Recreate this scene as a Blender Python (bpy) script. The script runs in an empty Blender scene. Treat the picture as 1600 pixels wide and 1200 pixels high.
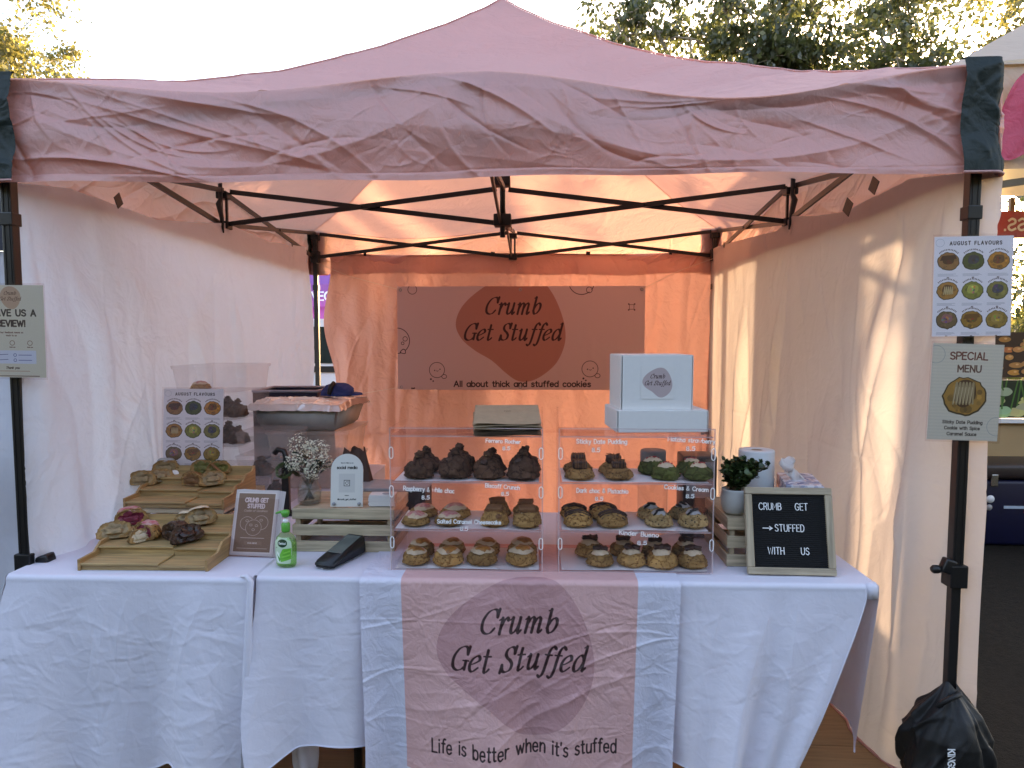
import bpy, bmesh, math, random
import numpy as np
from mathutils import Vector, Matrix, noise, Euler
rad = math.radians
sc = bpy.context.scene
C = sc.collection
# ------------------------------------------------------------ camera, sky, sun, exposure
CAM = np.array([0.182, -2.083, 1.484]); FPX = 1056.4; YAW = .0376; PITCH = .0693
_cy, _sy, _cp, _sp = math.cos(YAW), math.sin(YAW), math.cos(PITCH), math.sin(PITCH)
AF = np.array([-_sy*_cp, _cy*_cp, -_sp]); AR = np.array([_cy, _sy, 0.]); AU = np.cross(AR, AF)
cam = bpy.data.objects.new('camera', bpy.data.cameras.new('camera')); C.objects.link(cam)
cam.data.sensor_width = 36; cam.data.lens = FPX/1600*36; cam.data.clip_start = .05; cam.data.clip_end = 600
m = Matrix.Identity(4)
for i in range(3):
    m[i][0] = AR[i]; m[i][1] = AU[i]; m[i][2] = -AF[i]; m[i][3] = CAM[i]
cam.matrix_world = m
sc.camera = cam
SUN_AZ, SUN_EL = 25.0, 12.0
SUN_STRENGTH, SKY_STRENGTH, EXPOSURE = 2.0, 0.15, 3.05
w = bpy.data.worlds.new('World'); sc.world = w; w.use_nodes = True
nt = w.node_tree; nt.nodes.clear()
sky = nt.nodes.new('ShaderNodeTexSky'); sky.sky_type = 'NISHITA'; sky.sun_disc = False
sky.sun_elevation = rad(SUN_EL); sky.sun_rotation = rad(SUN_AZ); sky.air_density = 1.0; sky.dust_density = 1.5; sky.ozone_density = 2.0
bg = nt.nodes.new('ShaderNodeBackground'); bg.inputs[1].default_value = SKY_STRENGTH
wo = nt.nodes.new('ShaderNodeOutputWorld'); nt.links.new(sky.outputs[0], bg.inputs[0]); nt.links.new(bg.outputs[0], wo.inputs[0])
sl = bpy.data.objects.new('sun', bpy.data.lights.new('sun', 'SUN')); C.objects.link(sl)
sl.data.energy = SUN_STRENGTH; sl.data.angle = rad(.6); sl.data.color = (1, .86, .66)
S = Vector((math.sin(rad(SUN_AZ))*math.cos(rad(SUN_EL)), math.cos(rad(SUN_AZ))*math.cos(rad(SUN_EL)), math.sin(rad(SUN_EL))))
sl.rotation_euler = (-S).to_track_quat('-Z', 'Y').to_euler()
vs = sc.view_settings; vs.view_transform = 'Standard'; vs.look = 'None'; vs.exposure = EXPOSURE; vs.gamma = 1
vs.use_curve_mapping = False; vs.use_white_balance = True; vs.white_balance_temperature = 8400; vs.white_balance_tint = 22
sc.render.engine = 'CYCLES'
sc.cycles.max_bounces = 10; sc.cycles.diffuse_bounces = 5; sc.cycles.transparent_max_bounces = 24
sc.cycles.transmission_bounces = 6; sc.cycles.caustics_reflective = False; sc.cycles.caustics_refractive = False
sc.cycles.sample_clamp_indirect = 6

def P(px, py, X=None, Y=None, Z=None):
    """the point of the place that shows at (px, py) of the 1600x1200 photograph, on a known plane"""
    d = AF + AR*(px-800)/FPX - AU*(py-600)/FPX
    if Y is not None: t = (Y-CAM[1])/d[1]
    elif Z is not None: t = (Z-CAM[2])/d[2]
    else: t = (X-CAM[0])/d[0]
    q = CAM + t*d
    return Vector((float(q[0]), float(q[1]), float(q[2])))

# ------------------------------------------------------------ materials
MATS = {}
def srgb(r, g, b):
    f = lambda c: ((c/255+.055)/1.055)**2.4 if c > 10 else c/255/12.92
    return (f(r), f(g), f(b))
def newmat(name):
    mt = bpy.data.materials.new(name); mt.use_nodes = True; n = mt.node_tree; n.nodes.clear()
    out = n.nodes.new('ShaderNodeOutputMaterial'); MATS[name] = mt
    return mt, n, out
def N(n, t, **k):
    x = n.nodes.new(t)
    for a, v in k.items():
        if a[0] == '_': x.inputs[a[1:].replace('_', ' ')].default_value = v
        else: setattr(x, a, v)
    return x
def varied(n, col, amt, scale, coord='Object', detail=5, stretch=None, dark=None):
    """colour socket: base colour varied by noise"""
    tc = N(n, 'ShaderNodeTexCoord'); mp = N(n, 'ShaderNodeMapping')
    n.links.new(tc.outputs[coord], mp.inputs[0])
    if stretch: mp.inputs['Scale'].default_value = stretch
    nz = N(n, 'ShaderNodeTexNoise', _Scale=scale, _Detail=detail, _Roughness=.6); n.links.new(mp.outputs[0], nz.inputs['Vector'])
    cr = N(n, 'ShaderNodeValToRGB'); n.links.new(nz.outputs['Fac'], cr.inputs[0])
    lo = dark or tuple(c*(1-amt) for c in col); hi = tuple(min(1, c*(1+amt*.7)) for c in col)
    cr.color_ramp.elements[0].position = .3; cr.color_ramp.elements[1].position = .72
    cr.color_ramp.elements[0].color = (*lo, 1); cr.color_ramp.elements[1].color = (*hi, 1)
    return cr.outputs[0], nz.outputs['Fac'], mp.outputs[0]
def pmat(name, col, rough=.5, metal=0, amt=.12, scale=20, bump=0, bscale=60, stretch=None, spec=.5, coord='Object', dark=None, bdist=.002, **k):
    mt, n, out = newmat(name)
    p = N(n, 'ShaderNodeBsdfPrincipled'); c, f, v = varied(n, col, amt, scale, coord, 5, stretch, dark)
    n.links.new(c, p.inputs['Base Color']); p.inputs['Roughness'].default_value = rough; p.inputs['Metallic'].default_value = metal
    p.inputs['Specular IOR Level'].default_value = spec
    for a, b in k.items(): p.inputs[a.replace('_', ' ')].default_value = b
    if bump:
        nz = N(n, 'ShaderNodeTexNoise', _Scale=bscale, _Detail=6, _Roughness=.65); n.links.new(v, nz.inputs['Vector'])
        b = N(n, 'ShaderNodeBump', _Strength=bump, _Distance=bdist); n.links.new(nz.outputs['Fac'], b.inputs['Height']); n.links.new(b.outputs[0], p.inputs['Normal'])
    n.links.new(p.outputs[0], out.inputs[0])
    return mt
def fabric(name, col, trans=.3, tcol=None, wr=.5, wscale=7, gloss=.08, rough=.55, image=None, amt=.05, seethrough=0):
    mt, n, out = newmat(name)
    tc = N(n, 'ShaderNodeTexCoord')
    if image:
        im = N(n, 'ShaderNodeTexImage', image=image, interpolation='Cubic'); im.extension = 'EXTEND'; n.links.new(tc.outputs['UV'], im.inputs[0]); c = im.outputs[0]
    else: c, _, _ = varied(n, col, amt, 3)
    d = N(n, 'ShaderNodeBsdfDiffuse'); t = N(n, 'ShaderNodeBsdfTranslucent'); g = N(n, 'ShaderNodeBsdfGlossy', _Roughness=rough)
    n.links.new(c, d.inputs[0])
    if tcol: t.inputs[0].default_value = (*tcol, 1)
    else: n.links.new(c, t.inputs[0])
    # crumple relief: ridged noise at two scales plus weave
    h = None
    mp = N(n, 'ShaderNodeMapping'); n.links.new(tc.outputs['Object'], mp.inputs[0])
    for s, a, st in ((wscale, 1., (1, 1, 1)), (wscale*2.7, .45, (1, 1, 1.4)), (wscale*9, .10, (1, 1, 1))):
        nz = N(n, 'ShaderNodeTexNoise', _Scale=s, _Detail=3, _Roughness=.5, _Distortion=.8); n.links.new(mp.outputs[0], nz.inputs['Vector'])
        m1 = N(n, 'ShaderNodeMath', operation='SUBTRACT'); n.links.new(nz.outputs['Fac'], m1.inputs[0]); m1.inputs[1].default_value = .5
        m2 = N(n, 'ShaderNodeMath', operation='ABSOLUTE'); n.links.new(m1.outputs[0], m2.inputs[0])
        m3 = N(n, 'ShaderNodeMath', operation='MULTIPLY_ADD'); n.links.new(m2.outputs[0], m3.inputs[0]); m3.inputs[1].default_value = a
        if h: n.links.new(h, m3.inputs[2])
        else: m3.inputs[2].default_value = 0
        h = m3.outputs[0]
    b = N(n, 'ShaderNodeBump', _Strength=wr, _Distance=.03); n.links.new(h, b.inputs['Height'])
    for x in (d, t, g): n.links.new(b.outputs[0], x.inputs['Normal'])
    mx = N(n, 'ShaderNodeMixShader'); mx.inputs[0].default_value = trans; n.links.new(d.outputs[0], mx.inputs[1]); n.links.new(t.outputs[0], mx.inputs[2])
    mg = N(n, 'ShaderNodeMixShader'); mg.inputs[0].default_value = gloss; n.links.new(mx.outputs[0], mg.inputs[1]); n.links.new(g.outputs[0], mg.inputs[2])
    last = mg
    if seethrough:
        tr = N(n, 'ShaderNodeBsdfTransparent'); ms = N(n, 'ShaderNodeMixShader'); ms.inputs[0].default_value = seethrough
        n.links.new(mg.outputs[0], ms.inputs[1]); n.links.new(tr.outputs[0], ms.inputs[2]); last = ms
    n.links.new(last.outputs[0], out.inputs[0])
    return mt
def clearmat(name, tint=(.97, .94, .94), body=.04, bcol=(.8, .75, .75), gl=1.0, rough=.03):
    """thin clear plastic or glass: see-through with Fresnel reflection and a little milky body"""
    mt, n, out = newmat(name)
    tr = N(n, 'ShaderNodeBsdfTransparent'); tr.inputs[0].default_value = (*tint, 1)
    d = N(n, 'ShaderNodeBsdfDiffuse'); d.inputs[0].default_value = (*bcol, 1)
    g = N(n, 'ShaderNodeBsdfGlossy', _Roughness=rough)
    c, f, v = varied(n, (body, body, body), .5, 6)
    m1 = N(n, 'ShaderNodeMixShader'); n.links.new(c, m1.inputs[0]); n.links.new(tr.outputs[0], m1.inputs[1]); n.links.new(d.outputs[0], m1.inputs[2])
    lw = N(n, 'ShaderNodeLayerWeight'); lw.inputs[0].default_value = .5; pw = N(n, 'ShaderNodeMath', operation='POWER'); n.links.new(lw.outputs['Facing'], pw.inputs[0]); pw.inputs[1].default_value = 4.5
    mm = N(n, 'ShaderNodeMath', operation='MULTIPLY_ADD'); n.links.new(pw.outputs[0], mm.inputs[0]); mm.inputs[1].default_value = .75*gl; mm.inputs[2].default_value = .025*gl
    m2 = N(n, 'ShaderNodeMixShader'); n.links.new(mm.outputs[0], m2.inputs[0]); n.links.new(m1.outputs[0], m2.inputs[1]); n.links.new(g.outputs[0], m2.inputs[2])
    n.links.new(m2.outputs[0], out.inputs[0])
    return mt
def woodmat(name, col, axis=0, rough=.5, amt=.42):
    st = [14, 14, 14]; st[axis] = .9
    return pmat(name, col, rough, amt=amt, scale=6, stretch=tuple(st), bump=.25, bscale=14, bdist=.001)
def imgmat(name, img, rough=.35, clear=.3):
    mt, n, out = newmat(name)
    tc = N(n, 'ShaderNodeTexCoord'); im = N(n, 'ShaderNodeTexImage', image=img, interpolation='Cubic'); n.links.new(tc.outputs['UV'], im.inputs[0])
    p = N(n, 'ShaderNodeBsdfPrincipled', _Roughness=rough); n.links.new(im.outputs[0], p.inputs['Base Color']); p.inputs['Coat Weight'].default_value = clear
    p.inputs['Coat Roughness'].default_value = .12
    nz = N(n, 'ShaderNodeTexNoise', _Scale=9, _Detail=2); n.links.new(tc.outputs['Object'], nz.inputs['Vector'])
    b = N(n, 'ShaderNodeBump', _Strength=.35, _Distance=.01); n.links.new(nz.outputs['Fac'], b.inputs['Height']); n.links.new(b.outputs[0], p.inputs['Coat Normal'])
    n.links.new(p.outputs[0], out.inputs[0])
    return mt

PINK = (.66, .335, .31)
M_canopy = fabric('canopy_fabric', PINK, .34, tcol=(.82, .44, .32), wr=.5, wscale=5, gloss=.09, rough=.5)
M_backwall = fabric('back_wall_fabric', (.60, .32, .26), .085, tcol=(.85, .42, .32), wr=1.0, wscale=4, gloss=.05)
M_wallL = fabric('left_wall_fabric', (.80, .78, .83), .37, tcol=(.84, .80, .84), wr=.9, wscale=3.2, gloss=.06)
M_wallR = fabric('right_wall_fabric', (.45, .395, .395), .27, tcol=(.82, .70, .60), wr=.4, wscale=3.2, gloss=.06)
M_corner = fabric('corner_patch_fabric', (.012, .022, .021), .02, wr=.5, wscale=6, gloss=.035, rough=.5)
M_cloth = fabric('tablecloth_fabric', (.77, .75, .84), .14, wr=.13, wscale=9, gloss=.05, rough=.6, amt=.02)
M_steel = pmat('dark_powder_steel', (.013, .012, .012), .38, amt=.3, scale=8, bump=.1, bscale=200)
M_black = pmat('black_plastic', (.007, .007, .008), .42, amt=.2)
M_grey = pmat('grey_plastic', (.30, .30, .31), .5)
M_acr = clearmat('clear_acrylic', (.97, .945, .945), .006, (.85, .78, .78), gl=.42)
M_acredge = clearmat('acrylic_edge', (.85, .72, .72), .5, (.85, .72, .72))
M_tub = clearmat('frosted_tub_plastic', (.98, .965, .965), .11, (.88, .84, .84), rough=.25, gl=.5)
M_glass = clearmat('vase_glass', (.93, .94, .93), .03, (.7, .7, .7))
M_white = pmat('white_paper', (.76, .76, .77), .6, amt=.03)
M_marker = pmat('white_marker', (.85, .85, .85), .6, amt=.02)
M_card = pmat('white_carton', (.67, .655, .64), .7, amt=.02, scale=60, bump=.1, bscale=300)
M_kraft = pmat('kraft_paper', (.33, .235, .145), .8, amt=.12, scale=40, bump=.15, bscale=150)
M_ink = pmat('dark_ink', (.035, .012, .012), .6)
M_pine = woodmat('pale_pine_x', (.50, .40, .27), 0); M_piney = woodmat('pale_pine_y', (.50, .39, .26), 1); M_pinez = woodmat('pale_pine_z', (.46, .36, .24), 2)
M_bamb = woodmat('bamboo_x', (.45, .29, .13), 0); M_bambe = woodmat('bamboo_end', (.42, .24, .10), 1)
M_frame = woodmat('oak_frame_x', (.42, .33, .23), 0); M_framez = woodmat('oak_frame_z', (.42, .33, .23), 2)

# ------------------------------------------------------------ object helpers
def link(name, me, mat=None, parent=None, loc=None, rot=None):
    o = bpy.data.objects.new(name, me); C.objects.link(o)
    if mat is not None and me is not None:
        for x in (mat if isinstance(mat, (list, tuple)) else [mat]): me.materials.append(x)
    if parent is not None: o.parent = parent
    if loc is not None: o.location = loc
    if rot is not None: o.rotation_euler = rot
    return o
def tag(o, label=None, cat=None, group=None, kind=None):
    for k, v in (('label', label), ('category', cat), ('group', group), ('kind', kind)):
        if v: o[k] = v
    return o
def thing(name, label, cat, loc=(0, 0, 0), rot=(0, 0, 0), group=None):
    o = bpy.data.objects.new(name, None); o.empty_display_size = .05; C.objects.link(o)
    o.location = loc; o.rotation_euler = rot
    return tag(o, label, cat, group)
def copy_tree(o, parent=None):
    c = o.copy(); C.objects.link(c); c.parent = parent
    for ch in o.children: copy_tree(ch, c)
    return c
def me_from(verts, faces, smooth=False, uvs=None, name='mesh'):
    me = bpy.data.meshes.new(name); me.from_pydata([tuple(map(float, v)) for v in verts], [], faces)
    if smooth: me.polygons.foreach_set('use_smooth', [True]*len(me.polygons))
    if uvs is not None:
        ul = me.uv_layers.new(name='UVMap')
        for l in me.loops: ul.data[l.index].uv = uvs[l.vertex_index]
    me.update()
    return me
def bm_me(bm, smooth=False, name='mesh'):
    bmesh.ops.recalc_face_normals(bm, faces=bm.faces)
    me = bpy.data.meshes.new(name); bm.to_mesh(me); bm.free()
    if smooth: me.polygons.foreach_set('use_smooth', [True]*len(me.polygons))
    return me
def box_me(sx, sy, sz, o=(0, 0, 0), bev=.0, seg=2):
    """box with its base centre at o"""
    bm = bmesh.new(); bmesh.ops.create_cube(bm, size=1)
    for v in bm.verts: v.co = Vector((v.co.x*sx+o[0], v.co.y*sy+o[1], (v.co.z+.5)*sz+o[2]))
    if bev: bmesh.ops.bevel(bm, geom=bm.edges[:], offset=bev, segments=seg, affect='EDGES', profile=.6)
    return bm_me(bm, bev > .004)
def box(name, x0, x1, y0, y1, z0, z1, mat, parent=None, bev=0.):
    cx, cy = (x0+x1)/2, (y0+y1)/2
    return link(name, box_me(x1-x0, y1-y0, z1-z0, (0, 0, 0), bev), mat, parent, (cx, cy, z0))
def tube_me(pts, r, n=8, closed=False, caps=True, radii=None):
    pts = [Vector(p) for p in pts]; V = []; F = []
    prev = None
    for i, p in enumerate(pts):
        a = pts[i-1] if (i > 0 or closed) else pts[i]; b = pts[(i+1) % len(pts)] if (i < len(pts)-1 or closed) else pts[i]
        t = (b-a).normalized()
        if prev is None:
            u = t.orthogonal().normalized()
        else:
            u = (prev - t*prev.dot(t)).normalized()
        prev = u; v = t.cross(u)
        rr = radii[i] if radii else r
        for k in range(n):
            an = 2*math.pi*k/n; V.append(p+(u*math.cos(an)+v*math.sin(an))*rr)
    m_ = len(pts)
    for i in range(m_ if closed else m_-1):
        for k in range(n):
            a = i*n+k; b = i*n+(k+1) % n; c = ((i+1) % m_)*n+(k+1) % n; d = ((i+1) % m_)*n+k
            F.append((a, b, c, d))
    if caps and not closed:
        F.append(tuple(range(n))[::-1]); F.append(tuple(range((m_-1)*n, m_*n)))
    return me_from(V, F, n > 5)
def bar_me(a, b, w, h, up=Vector((0, 0, 1))):
    a, b = Vector(a), Vector(b); t = (b-a).normalized(); s = t.cross(up).normalized(); u = s.cross(t)
    V = [p+s*x*w/2+u*y*h/2 for p in (a, b) for x, y in ((-1, -1), (1, -1), (1, 1), (-1, 1))]
    return me_from(V, [(0, 1, 2, 3), (7, 6, 5, 4), (0, 4, 5, 1), (1, 5, 6, 2), (2, 6, 7, 3), (3, 7, 4, 0)])
def lathe_me(prof, n=32, smooth=True):
    V = []; F = []
    for r, z in prof:
        for k in range(n): a = 2*math.pi*k/n; V.append((r*math.cos(a), r*math.sin(a), z))
    for i in range(len(prof)-1):
        for k in range(n): F.append((i*n+k, i*n+(k+1) % n, (i+1)*n+(k+1) % n, (i+1)*n+k))
    if prof[0][0] > 1e-4: F.append(tuple(range(n))[::-1])
    if prof[-1][0] > 1e-4: F.append(tuple(range((len(prof)-1)*n, len(prof)*n)))
    return me_from(V, F, smooth)
def prism_me(poly, y0, y1):
    """polygon in XZ extruded along Y"""
    n = len(poly); V = [(x, y0, z) for x, z in poly]+[(x, y1, z) for x, z in poly]
    F = [tuple(range(n)), tuple(range(2*n-1, n-1, -1))]+[(i, i+n, (i+1) % n+n, (i+1) % n) for i in range(n)]
    bm = bmesh.new(); vs_ = [bm.verts.new(v) for v in V]
    for f in F: bm.faces.new([vs_[i] for i in f])
    return bm_me(bm)
def prismx_me(poly, x0, x1):
    """polygon in YZ extruded along X"""
    n = len(poly); bm = bmesh.new()
    A = [bm.verts.new((x0, y, z)) for y, z in poly]; B = [bm.verts.new((x1, y, z)) for y, z in poly]
    bm.faces.new(A); bm.faces.new(B[::-1])
    for i in range(n): bm.faces.new((A[i], B[i], B[(i+1) % n], A[(i+1) % n]))
    return bm_me(bm)
def grid_me(PTS, uv=None, smooth=True):
    """PTS: array (nv, nu, 3)"""
    nv, nu = PTS.shape[:2]; V = PTS.reshape(-1, 3)
    idx = np.arange(nv*nu).reshape(nv, nu)
    F = np.stack([idx[:-1, :-1], idx[:-1, 1:], idx[1:, 1:], idx[1:, :-1]], -1).reshape(-1, 4)
    me = bpy.data.meshes.new('mesh'); me.vertices.add(len(V)); me.vertices.foreach_set('co', V.astype(np.float32).ravel())
    me.loops.add(F.size); me.loops.foreach_set('vertex_index', F.astype(np.int32).ravel())
    me.polygons.add(len(F)); me.polygons.foreach_set('loop_start', np.arange(0, F.size, 4, dtype=np.int32))
    me.polygons.foreach_set('use_smooth', [smooth]*len(F))
    if uv is not None:
        me.update(calc_edges=True); ul = me.uv_layers.new(name='UVMap'); ul.data.foreach_set('uv', uv.reshape(-1, 2)[F.ravel()].astype(np.float32).ravel())
    me.update(calc_edges=True); me.validate()
    return me
def creases(A, B, n, rng, amp, length, width, ang=None, spread=math.pi, box_=None):
    """sum of n sharp fold ridges over the plane coordinates A, B (metres)"""
    h = np.zeros_like(A)
    a0, a1, b0, b1 = box_ or (A.min(), A.max(), B.min(), B.max())
    for _ in range(n):
        ca, cb = rng.uniform(a0, a1), rng.uniform(b0, b1)
        th = (ang if ang is not None else 0)+rng.uniform(-spread/2, spread/2)
        L = length*rng.uniform(.4, 1.5); w_ = width*rng.uniform(.5, 1.6); am = amp*rng.uniform(.3, 1.2)*(1 if rng.random() < .7 else -1)
        da, db = A-ca, B-cb
        al = da*math.cos(th)+db*math.sin(th); pe = -da*math.sin(th)+db*math.cos(th)
        pe = pe + .12*al*al/L*rng.uniform(-1, 1)*4
        win = np.clip(1-(al/L)**2, 0, 1)**1.5
        side = np.where(pe > 0, 1.0, rng.uniform(.3, .8))
        h += am*win*np.exp(-np.abs(pe)/(w_*side))
    return h
def vnoise(A, B, s, seed):
    """smooth value noise, numpy"""
    rng = np.random.RandomState(seed); T = rng.rand(64, 64)
    x = A*s; y = B*s; xi = np.floor(x).astype(int); yi = np.floor(y).astype(int); fx = x-xi; fy = y-yi
    fx = fx*fx*(3-2*fx); fy = fy*fy*(3-2*fy); g = lambda i, j: T[i % 64, j % 64]
    return (g(xi, yi)*(1-fx)+g(xi+1, yi)*fx)*(1-fy)+(g(xi, yi+1)*(1-fx)+g(xi+1, yi+1)*fx)*fy-.5

# ------------------------------------------------------------ stroke lettering
# one entry per glyph: width|strokes; x,y pairs, '~' marks a smooth stroke. x-height 10, capitals 15
FONT = {
'a': "8|~8,8 5,10 1,8.5 0,5 1,1.5 4,0 7,1.6 8,4/8,10 8,0", 'b': "8|0,15 0,0/~0,7 3,10 7,8.8 8,5 7,1.2 3.5,0 0,3", 'c': "7|~7,8.5 4,10 1,8.5 0,5 1,1.5 4,0 7,1.5",
'd': "8|8,15 8,0/~8,7 5,10 1,8.8 0,5 1,1.2 4.5,0 8,3", 'e': "8|0.2,5.2 7.8,5.2/~7.8,5.2 7,8.8 4,10 1,8.5 0,5 1,1.5 4,0 7.5,1.8", 'f': "5|~6,14.5 4.2,15 2.6,13.5 2.2,11/2.2,11 2.2,0/0,10 5,10",
'g': "8|~8,7 5,10 1,8.8 0,5 1,1.2 4.5,0 8,3/~8,10 8,-1.5 7,-4.3 4,-5 .8,-4", 'h': "7.5|0,15 0,0/~0,6 2.5,9.5 5.5,10 7.3,8 7.5,5/7.5,5 7.5,0", 'i': "1|.5,10 .5,0/.5,13.4 .5,14.1",
'j': "3|~3,10 3,-2 2,-4.5 0,-4.5/3,13.4 3,14.1", 'k': "7|0,15 0,0/6.5,10 0,4/2.5,6.2 7,0", 'l': "1|.5,15 .5,0", 'm': "13|0,10 0,0/~0,6 2,9.5 4.5,10 6.2,8 6.5,5/6.5,5 6.5,0/~6.5,6 8.5,9.5 11,10 12.7,8 13,5/13,5 13,0",
'n': "7.5|0,10 0,0/~0,6 2.5,9.5 5.5,10 7.3,8 7.5,5/7.5,5 7.5,0", 'o': "8.5|~4.2,10 1,8.5 0,5 1,1.5 4.2,0 7.5,1.5 8.5,5 7.5,8.5 4.2,10", 'p': "8|0,10 0,-5/~0,7 3,10 7,8.8 8,5 7,1.2 3.5,0 0,3",
'q': "8|8,10 8,-5/~8,7 5,10 1,8.8 0,5 1,1.2 4.5,0 8,3", 'r': "5|0,10 0,0/~0,5.5 1.5,8.8 3.5,10 5.2,9.7", 's': "6.5|~6.3,8.6 3.5,10 .8,8.6 1,6.3 3.3,5.2 5.8,4 6.3,1.7 3.5,0 0,1.4", 't': "5|2.2,14 2.2,2.5/~2.2,2.5 2.8,.3 5,.4/0,10 5,10",
'u': "7.5|~0,10 0,4 .8,.9 3.2,0 6.3,1.2 7.5,4.5/7.5,10 7.5,0", 'v': "7.5|0,10 3.8,0 7.5,10", 'w': "12|0,10 3,0 6,9 9,0 12,10", 'x': "7|0,10 7,0/7,10 0,0", 'y': "7.5|0,10 4,0/7.5,10 3,-3.5 1,-5", 'z': "7|0,10 7,10 0,0 7,0",
'A': "11|0,0 5.5,15 11,0/2,5 9,5", 'B': "9|0,0 0,15/~0,15 5,15 8,13.5 8,9.8 5,8 0,8/~0,8 6,8 9,5.8 8.8,2 5.5,0 0,0", 'C': "11|~11,12.5 7.5,15 3,14 0,9.5 .3,4.5 3.3,.8 7.5,0 11,2.5", 'D': "10|0,0 0,15/~0,15 5,15 9,12 10,7.5 9,3 5,0 0,0",
'E': "8|8,15 0,15 0,0 8,0/0,8 7,8", 'F': "8|8,15 0,15 0,0/0,7.6 7,7.6", 'G': "11|~11,12.5 7.5,15 3,14 0,9.5 .3,4.5 3.3,.8 7.5,0 11,2.5/11,2.5 11,7 7,7", 'H': "10|0,0 0,15/10,0 10,15/0,7.7 10,7.7", 'I': "1|.5,0 .5,15", 'J': "7|~7,15 7,4 5.5,.6 3,0 0,2.5",
'K': "9|0,0 0,15/9,15 0,6/3.5,9 9.5,0", 'L': "8|0,15 0,0 8,0", 'M': "12|0,0 0,15 6,5 12,15 12,0", 'N': "10|0,0 0,15 10,0 10,15", 'O': "12|~6,15 1.5,12.8 0,7.5 1.5,2.2 6,0 10.5,2.2 12,7.5 10.5,12.8 6,15", 'P': "9|0,0 0,15/~0,15 6,15 9,13 9,9 6,7 0,7",
'Q': "12|~6,15 1.5,12.8 0,7.5 1.5,2.2 6,0 10.5,2.2 12,7.5 10.5,12.8 6,15/8,4 12,-1", 'R': "9|0,0 0,15/~0,15 6,15 9,13 9,9.5 6,7.5 0,7.5/5,7.5 9.5,0", 'S': "9|~8.8,12.6 5,15 1,13.3 .6,10 3,8.2 6.5,7 9,4.5 8,1.3 4.5,0 0,2", 'T': "10|5,0 5,15/0,15 10,15",
'U': "10|~0,15 0,6 1.5,1.3 5,0 8.5,1.3 10,6 10,15", 'V': "10|0,15 5,0 10,15", 'W': "15|0,15 4,0 7.5,13 11,0 15,15", 'X': "10|0,15 10,0/10,15 0,0", 'Y': "10|0,15 5,7.5 10,15/5,7.5 5,0", 'Z': "9|0,15 9,15 0,0 9,0",
'0': "9|~4.5,15 1,12 0,7.5 1,3 4.5,0 8,3 9,7.5 8,12 4.5,15", '5': "8|8,15 1.2,15 .6,9/~.6,9 4,9.8 7.5,8 8,4.5 6.5,1 3,0 0,1.5", '8': "8|~4,15 1,13.5 .8,10.3 4,8 7.3,5.5 7.5,2 4,0 .6,2 .7,5.5 4,8 7,10.3 7,13.5 4,15",
'2': "8|~0,12 2,15 6,14.5 7.5,11 5,6.5 0,0/0,0 8,0", '4': "8|6,0 6,15 0,5 8,5", '.': "1|.5,0 .5,.7", '!': "1|.5,15 .5,4.5/.5,0 .5,.7", "'": "1|.6,15 .2,12", '&': "10|~9.5,0 3,10 2.6,13 4.8,15 6.8,13 5,10 1,5.5 .5,2 3.5,0 7,1.5 9.5,6",
'-': "9|0,6 9,6", '>': "8|-9,6 6,6/3,8.6 6.3,6 3,3.4", '_': "8|0,-2 8,-2", '@': "14|~10,9 7,11 4,8 4.5,4 7,3.5 9.5,6 10,9 10,5 12,3.5 14,7 12,13 7,15 1.5,12 0,7 2,1.5 7,-1 11,0", '?': "7|~0,12 3,15 7,13 6.5,9.5 3.5,7.5 3.5,4.5/3.5,0 3.5,.7", ' ': "5.5|"}
DIDONE = {
'C': "13|~12.3,11.2 11,14.6 8,15.4 4,13.8 1.2,10 .4,6 1.6,2 5,.1 9,.6 12,3.6/12.9,15.6 12.3,10.6", 'G': "14|~12.3,11.2 11,14.6 8,15.4 4,13.8 1.2,10 .4,6 1.6,2 5,.1 9,.6 12,3/12.9,15.6 12.3,10.6/12,6.3 12,.8/9.3,6.5 14.3,6.5",
'r': "7.5|0,8.6 2.4,10/2.4,10 2.4,0/~2.4,4 4,8 6,10 7.6,9.6/7.2,9.3 7.5,8.6", 'u': "11.5|0,8.6 2.2,10/~2.2,10 2.2,3 3,.6 5,.2 7.2,2.5 8.6,6/8.6,10 8.6,2.2/~8.6,2.2 9,.3 10,.3 11.3,1.8",
'm': "16.5|0,8.6 2.2,10/2.2,10 2.2,0/~2.2,4.6 4,8.6 6,10 7.5,9 7.7,7/7.7,7 7.7,0/~7.7,4.6 9.5,8.6 11.5,10 13,9 13.2,7/~13.2,7 13.2,2.2 13.6,.3 14.7,.3 16,1.8", 'b': "10.5|0,14.6 2.2,15.6/2.2,15.6 2.2,3/~2.2,3 4,.3 7,.9 9.4,4.5 9.2,8.6 6.7,10 4,8 2.2,4.6",
'e': "9.5|~.8,4.2 4.5,5.4 8,7.4 7.7,9.5 5.4,10 2,7.8 .5,4.4 1.3,1 4,.1 8.2,2.8", 't': "7.5|2.7,14 2.7,2.8/~2.7,2.8 3.2,.4 5,.4 7,2.2/0,10 6.4,10", 'S': "11.5|~10,11.6 8.8,14.6 6,15.4 3,14 2.4,11.2 4.2,8.9 7.2,7 9.4,4.4 8.8,1.4 5.6,.1 2.2,1 .9,4/10.5,15.6 9.9,11/.3,-.1 .9,4.6",
'f': "7|~9.8,14.4 8,15.8 6,14.6 4.9,11.5 4.4,6 3.9,0 3,-3.4 1.4,-4.9 -.2,-4.2/1.8,10 7.8,10", 'd': "11.5|~8.6,6.6 7,9.4 4.2,10 1.4,7.4 .5,3.8 1.5,.7 4,.3 7,2.8 8.6,6/6.4,14.8 8.6,15.6/8.6,15.6 8.6,2.4/~8.6,2.4 9,.3 10,.3 11.3,1.8", ' ': "6|"}
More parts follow.
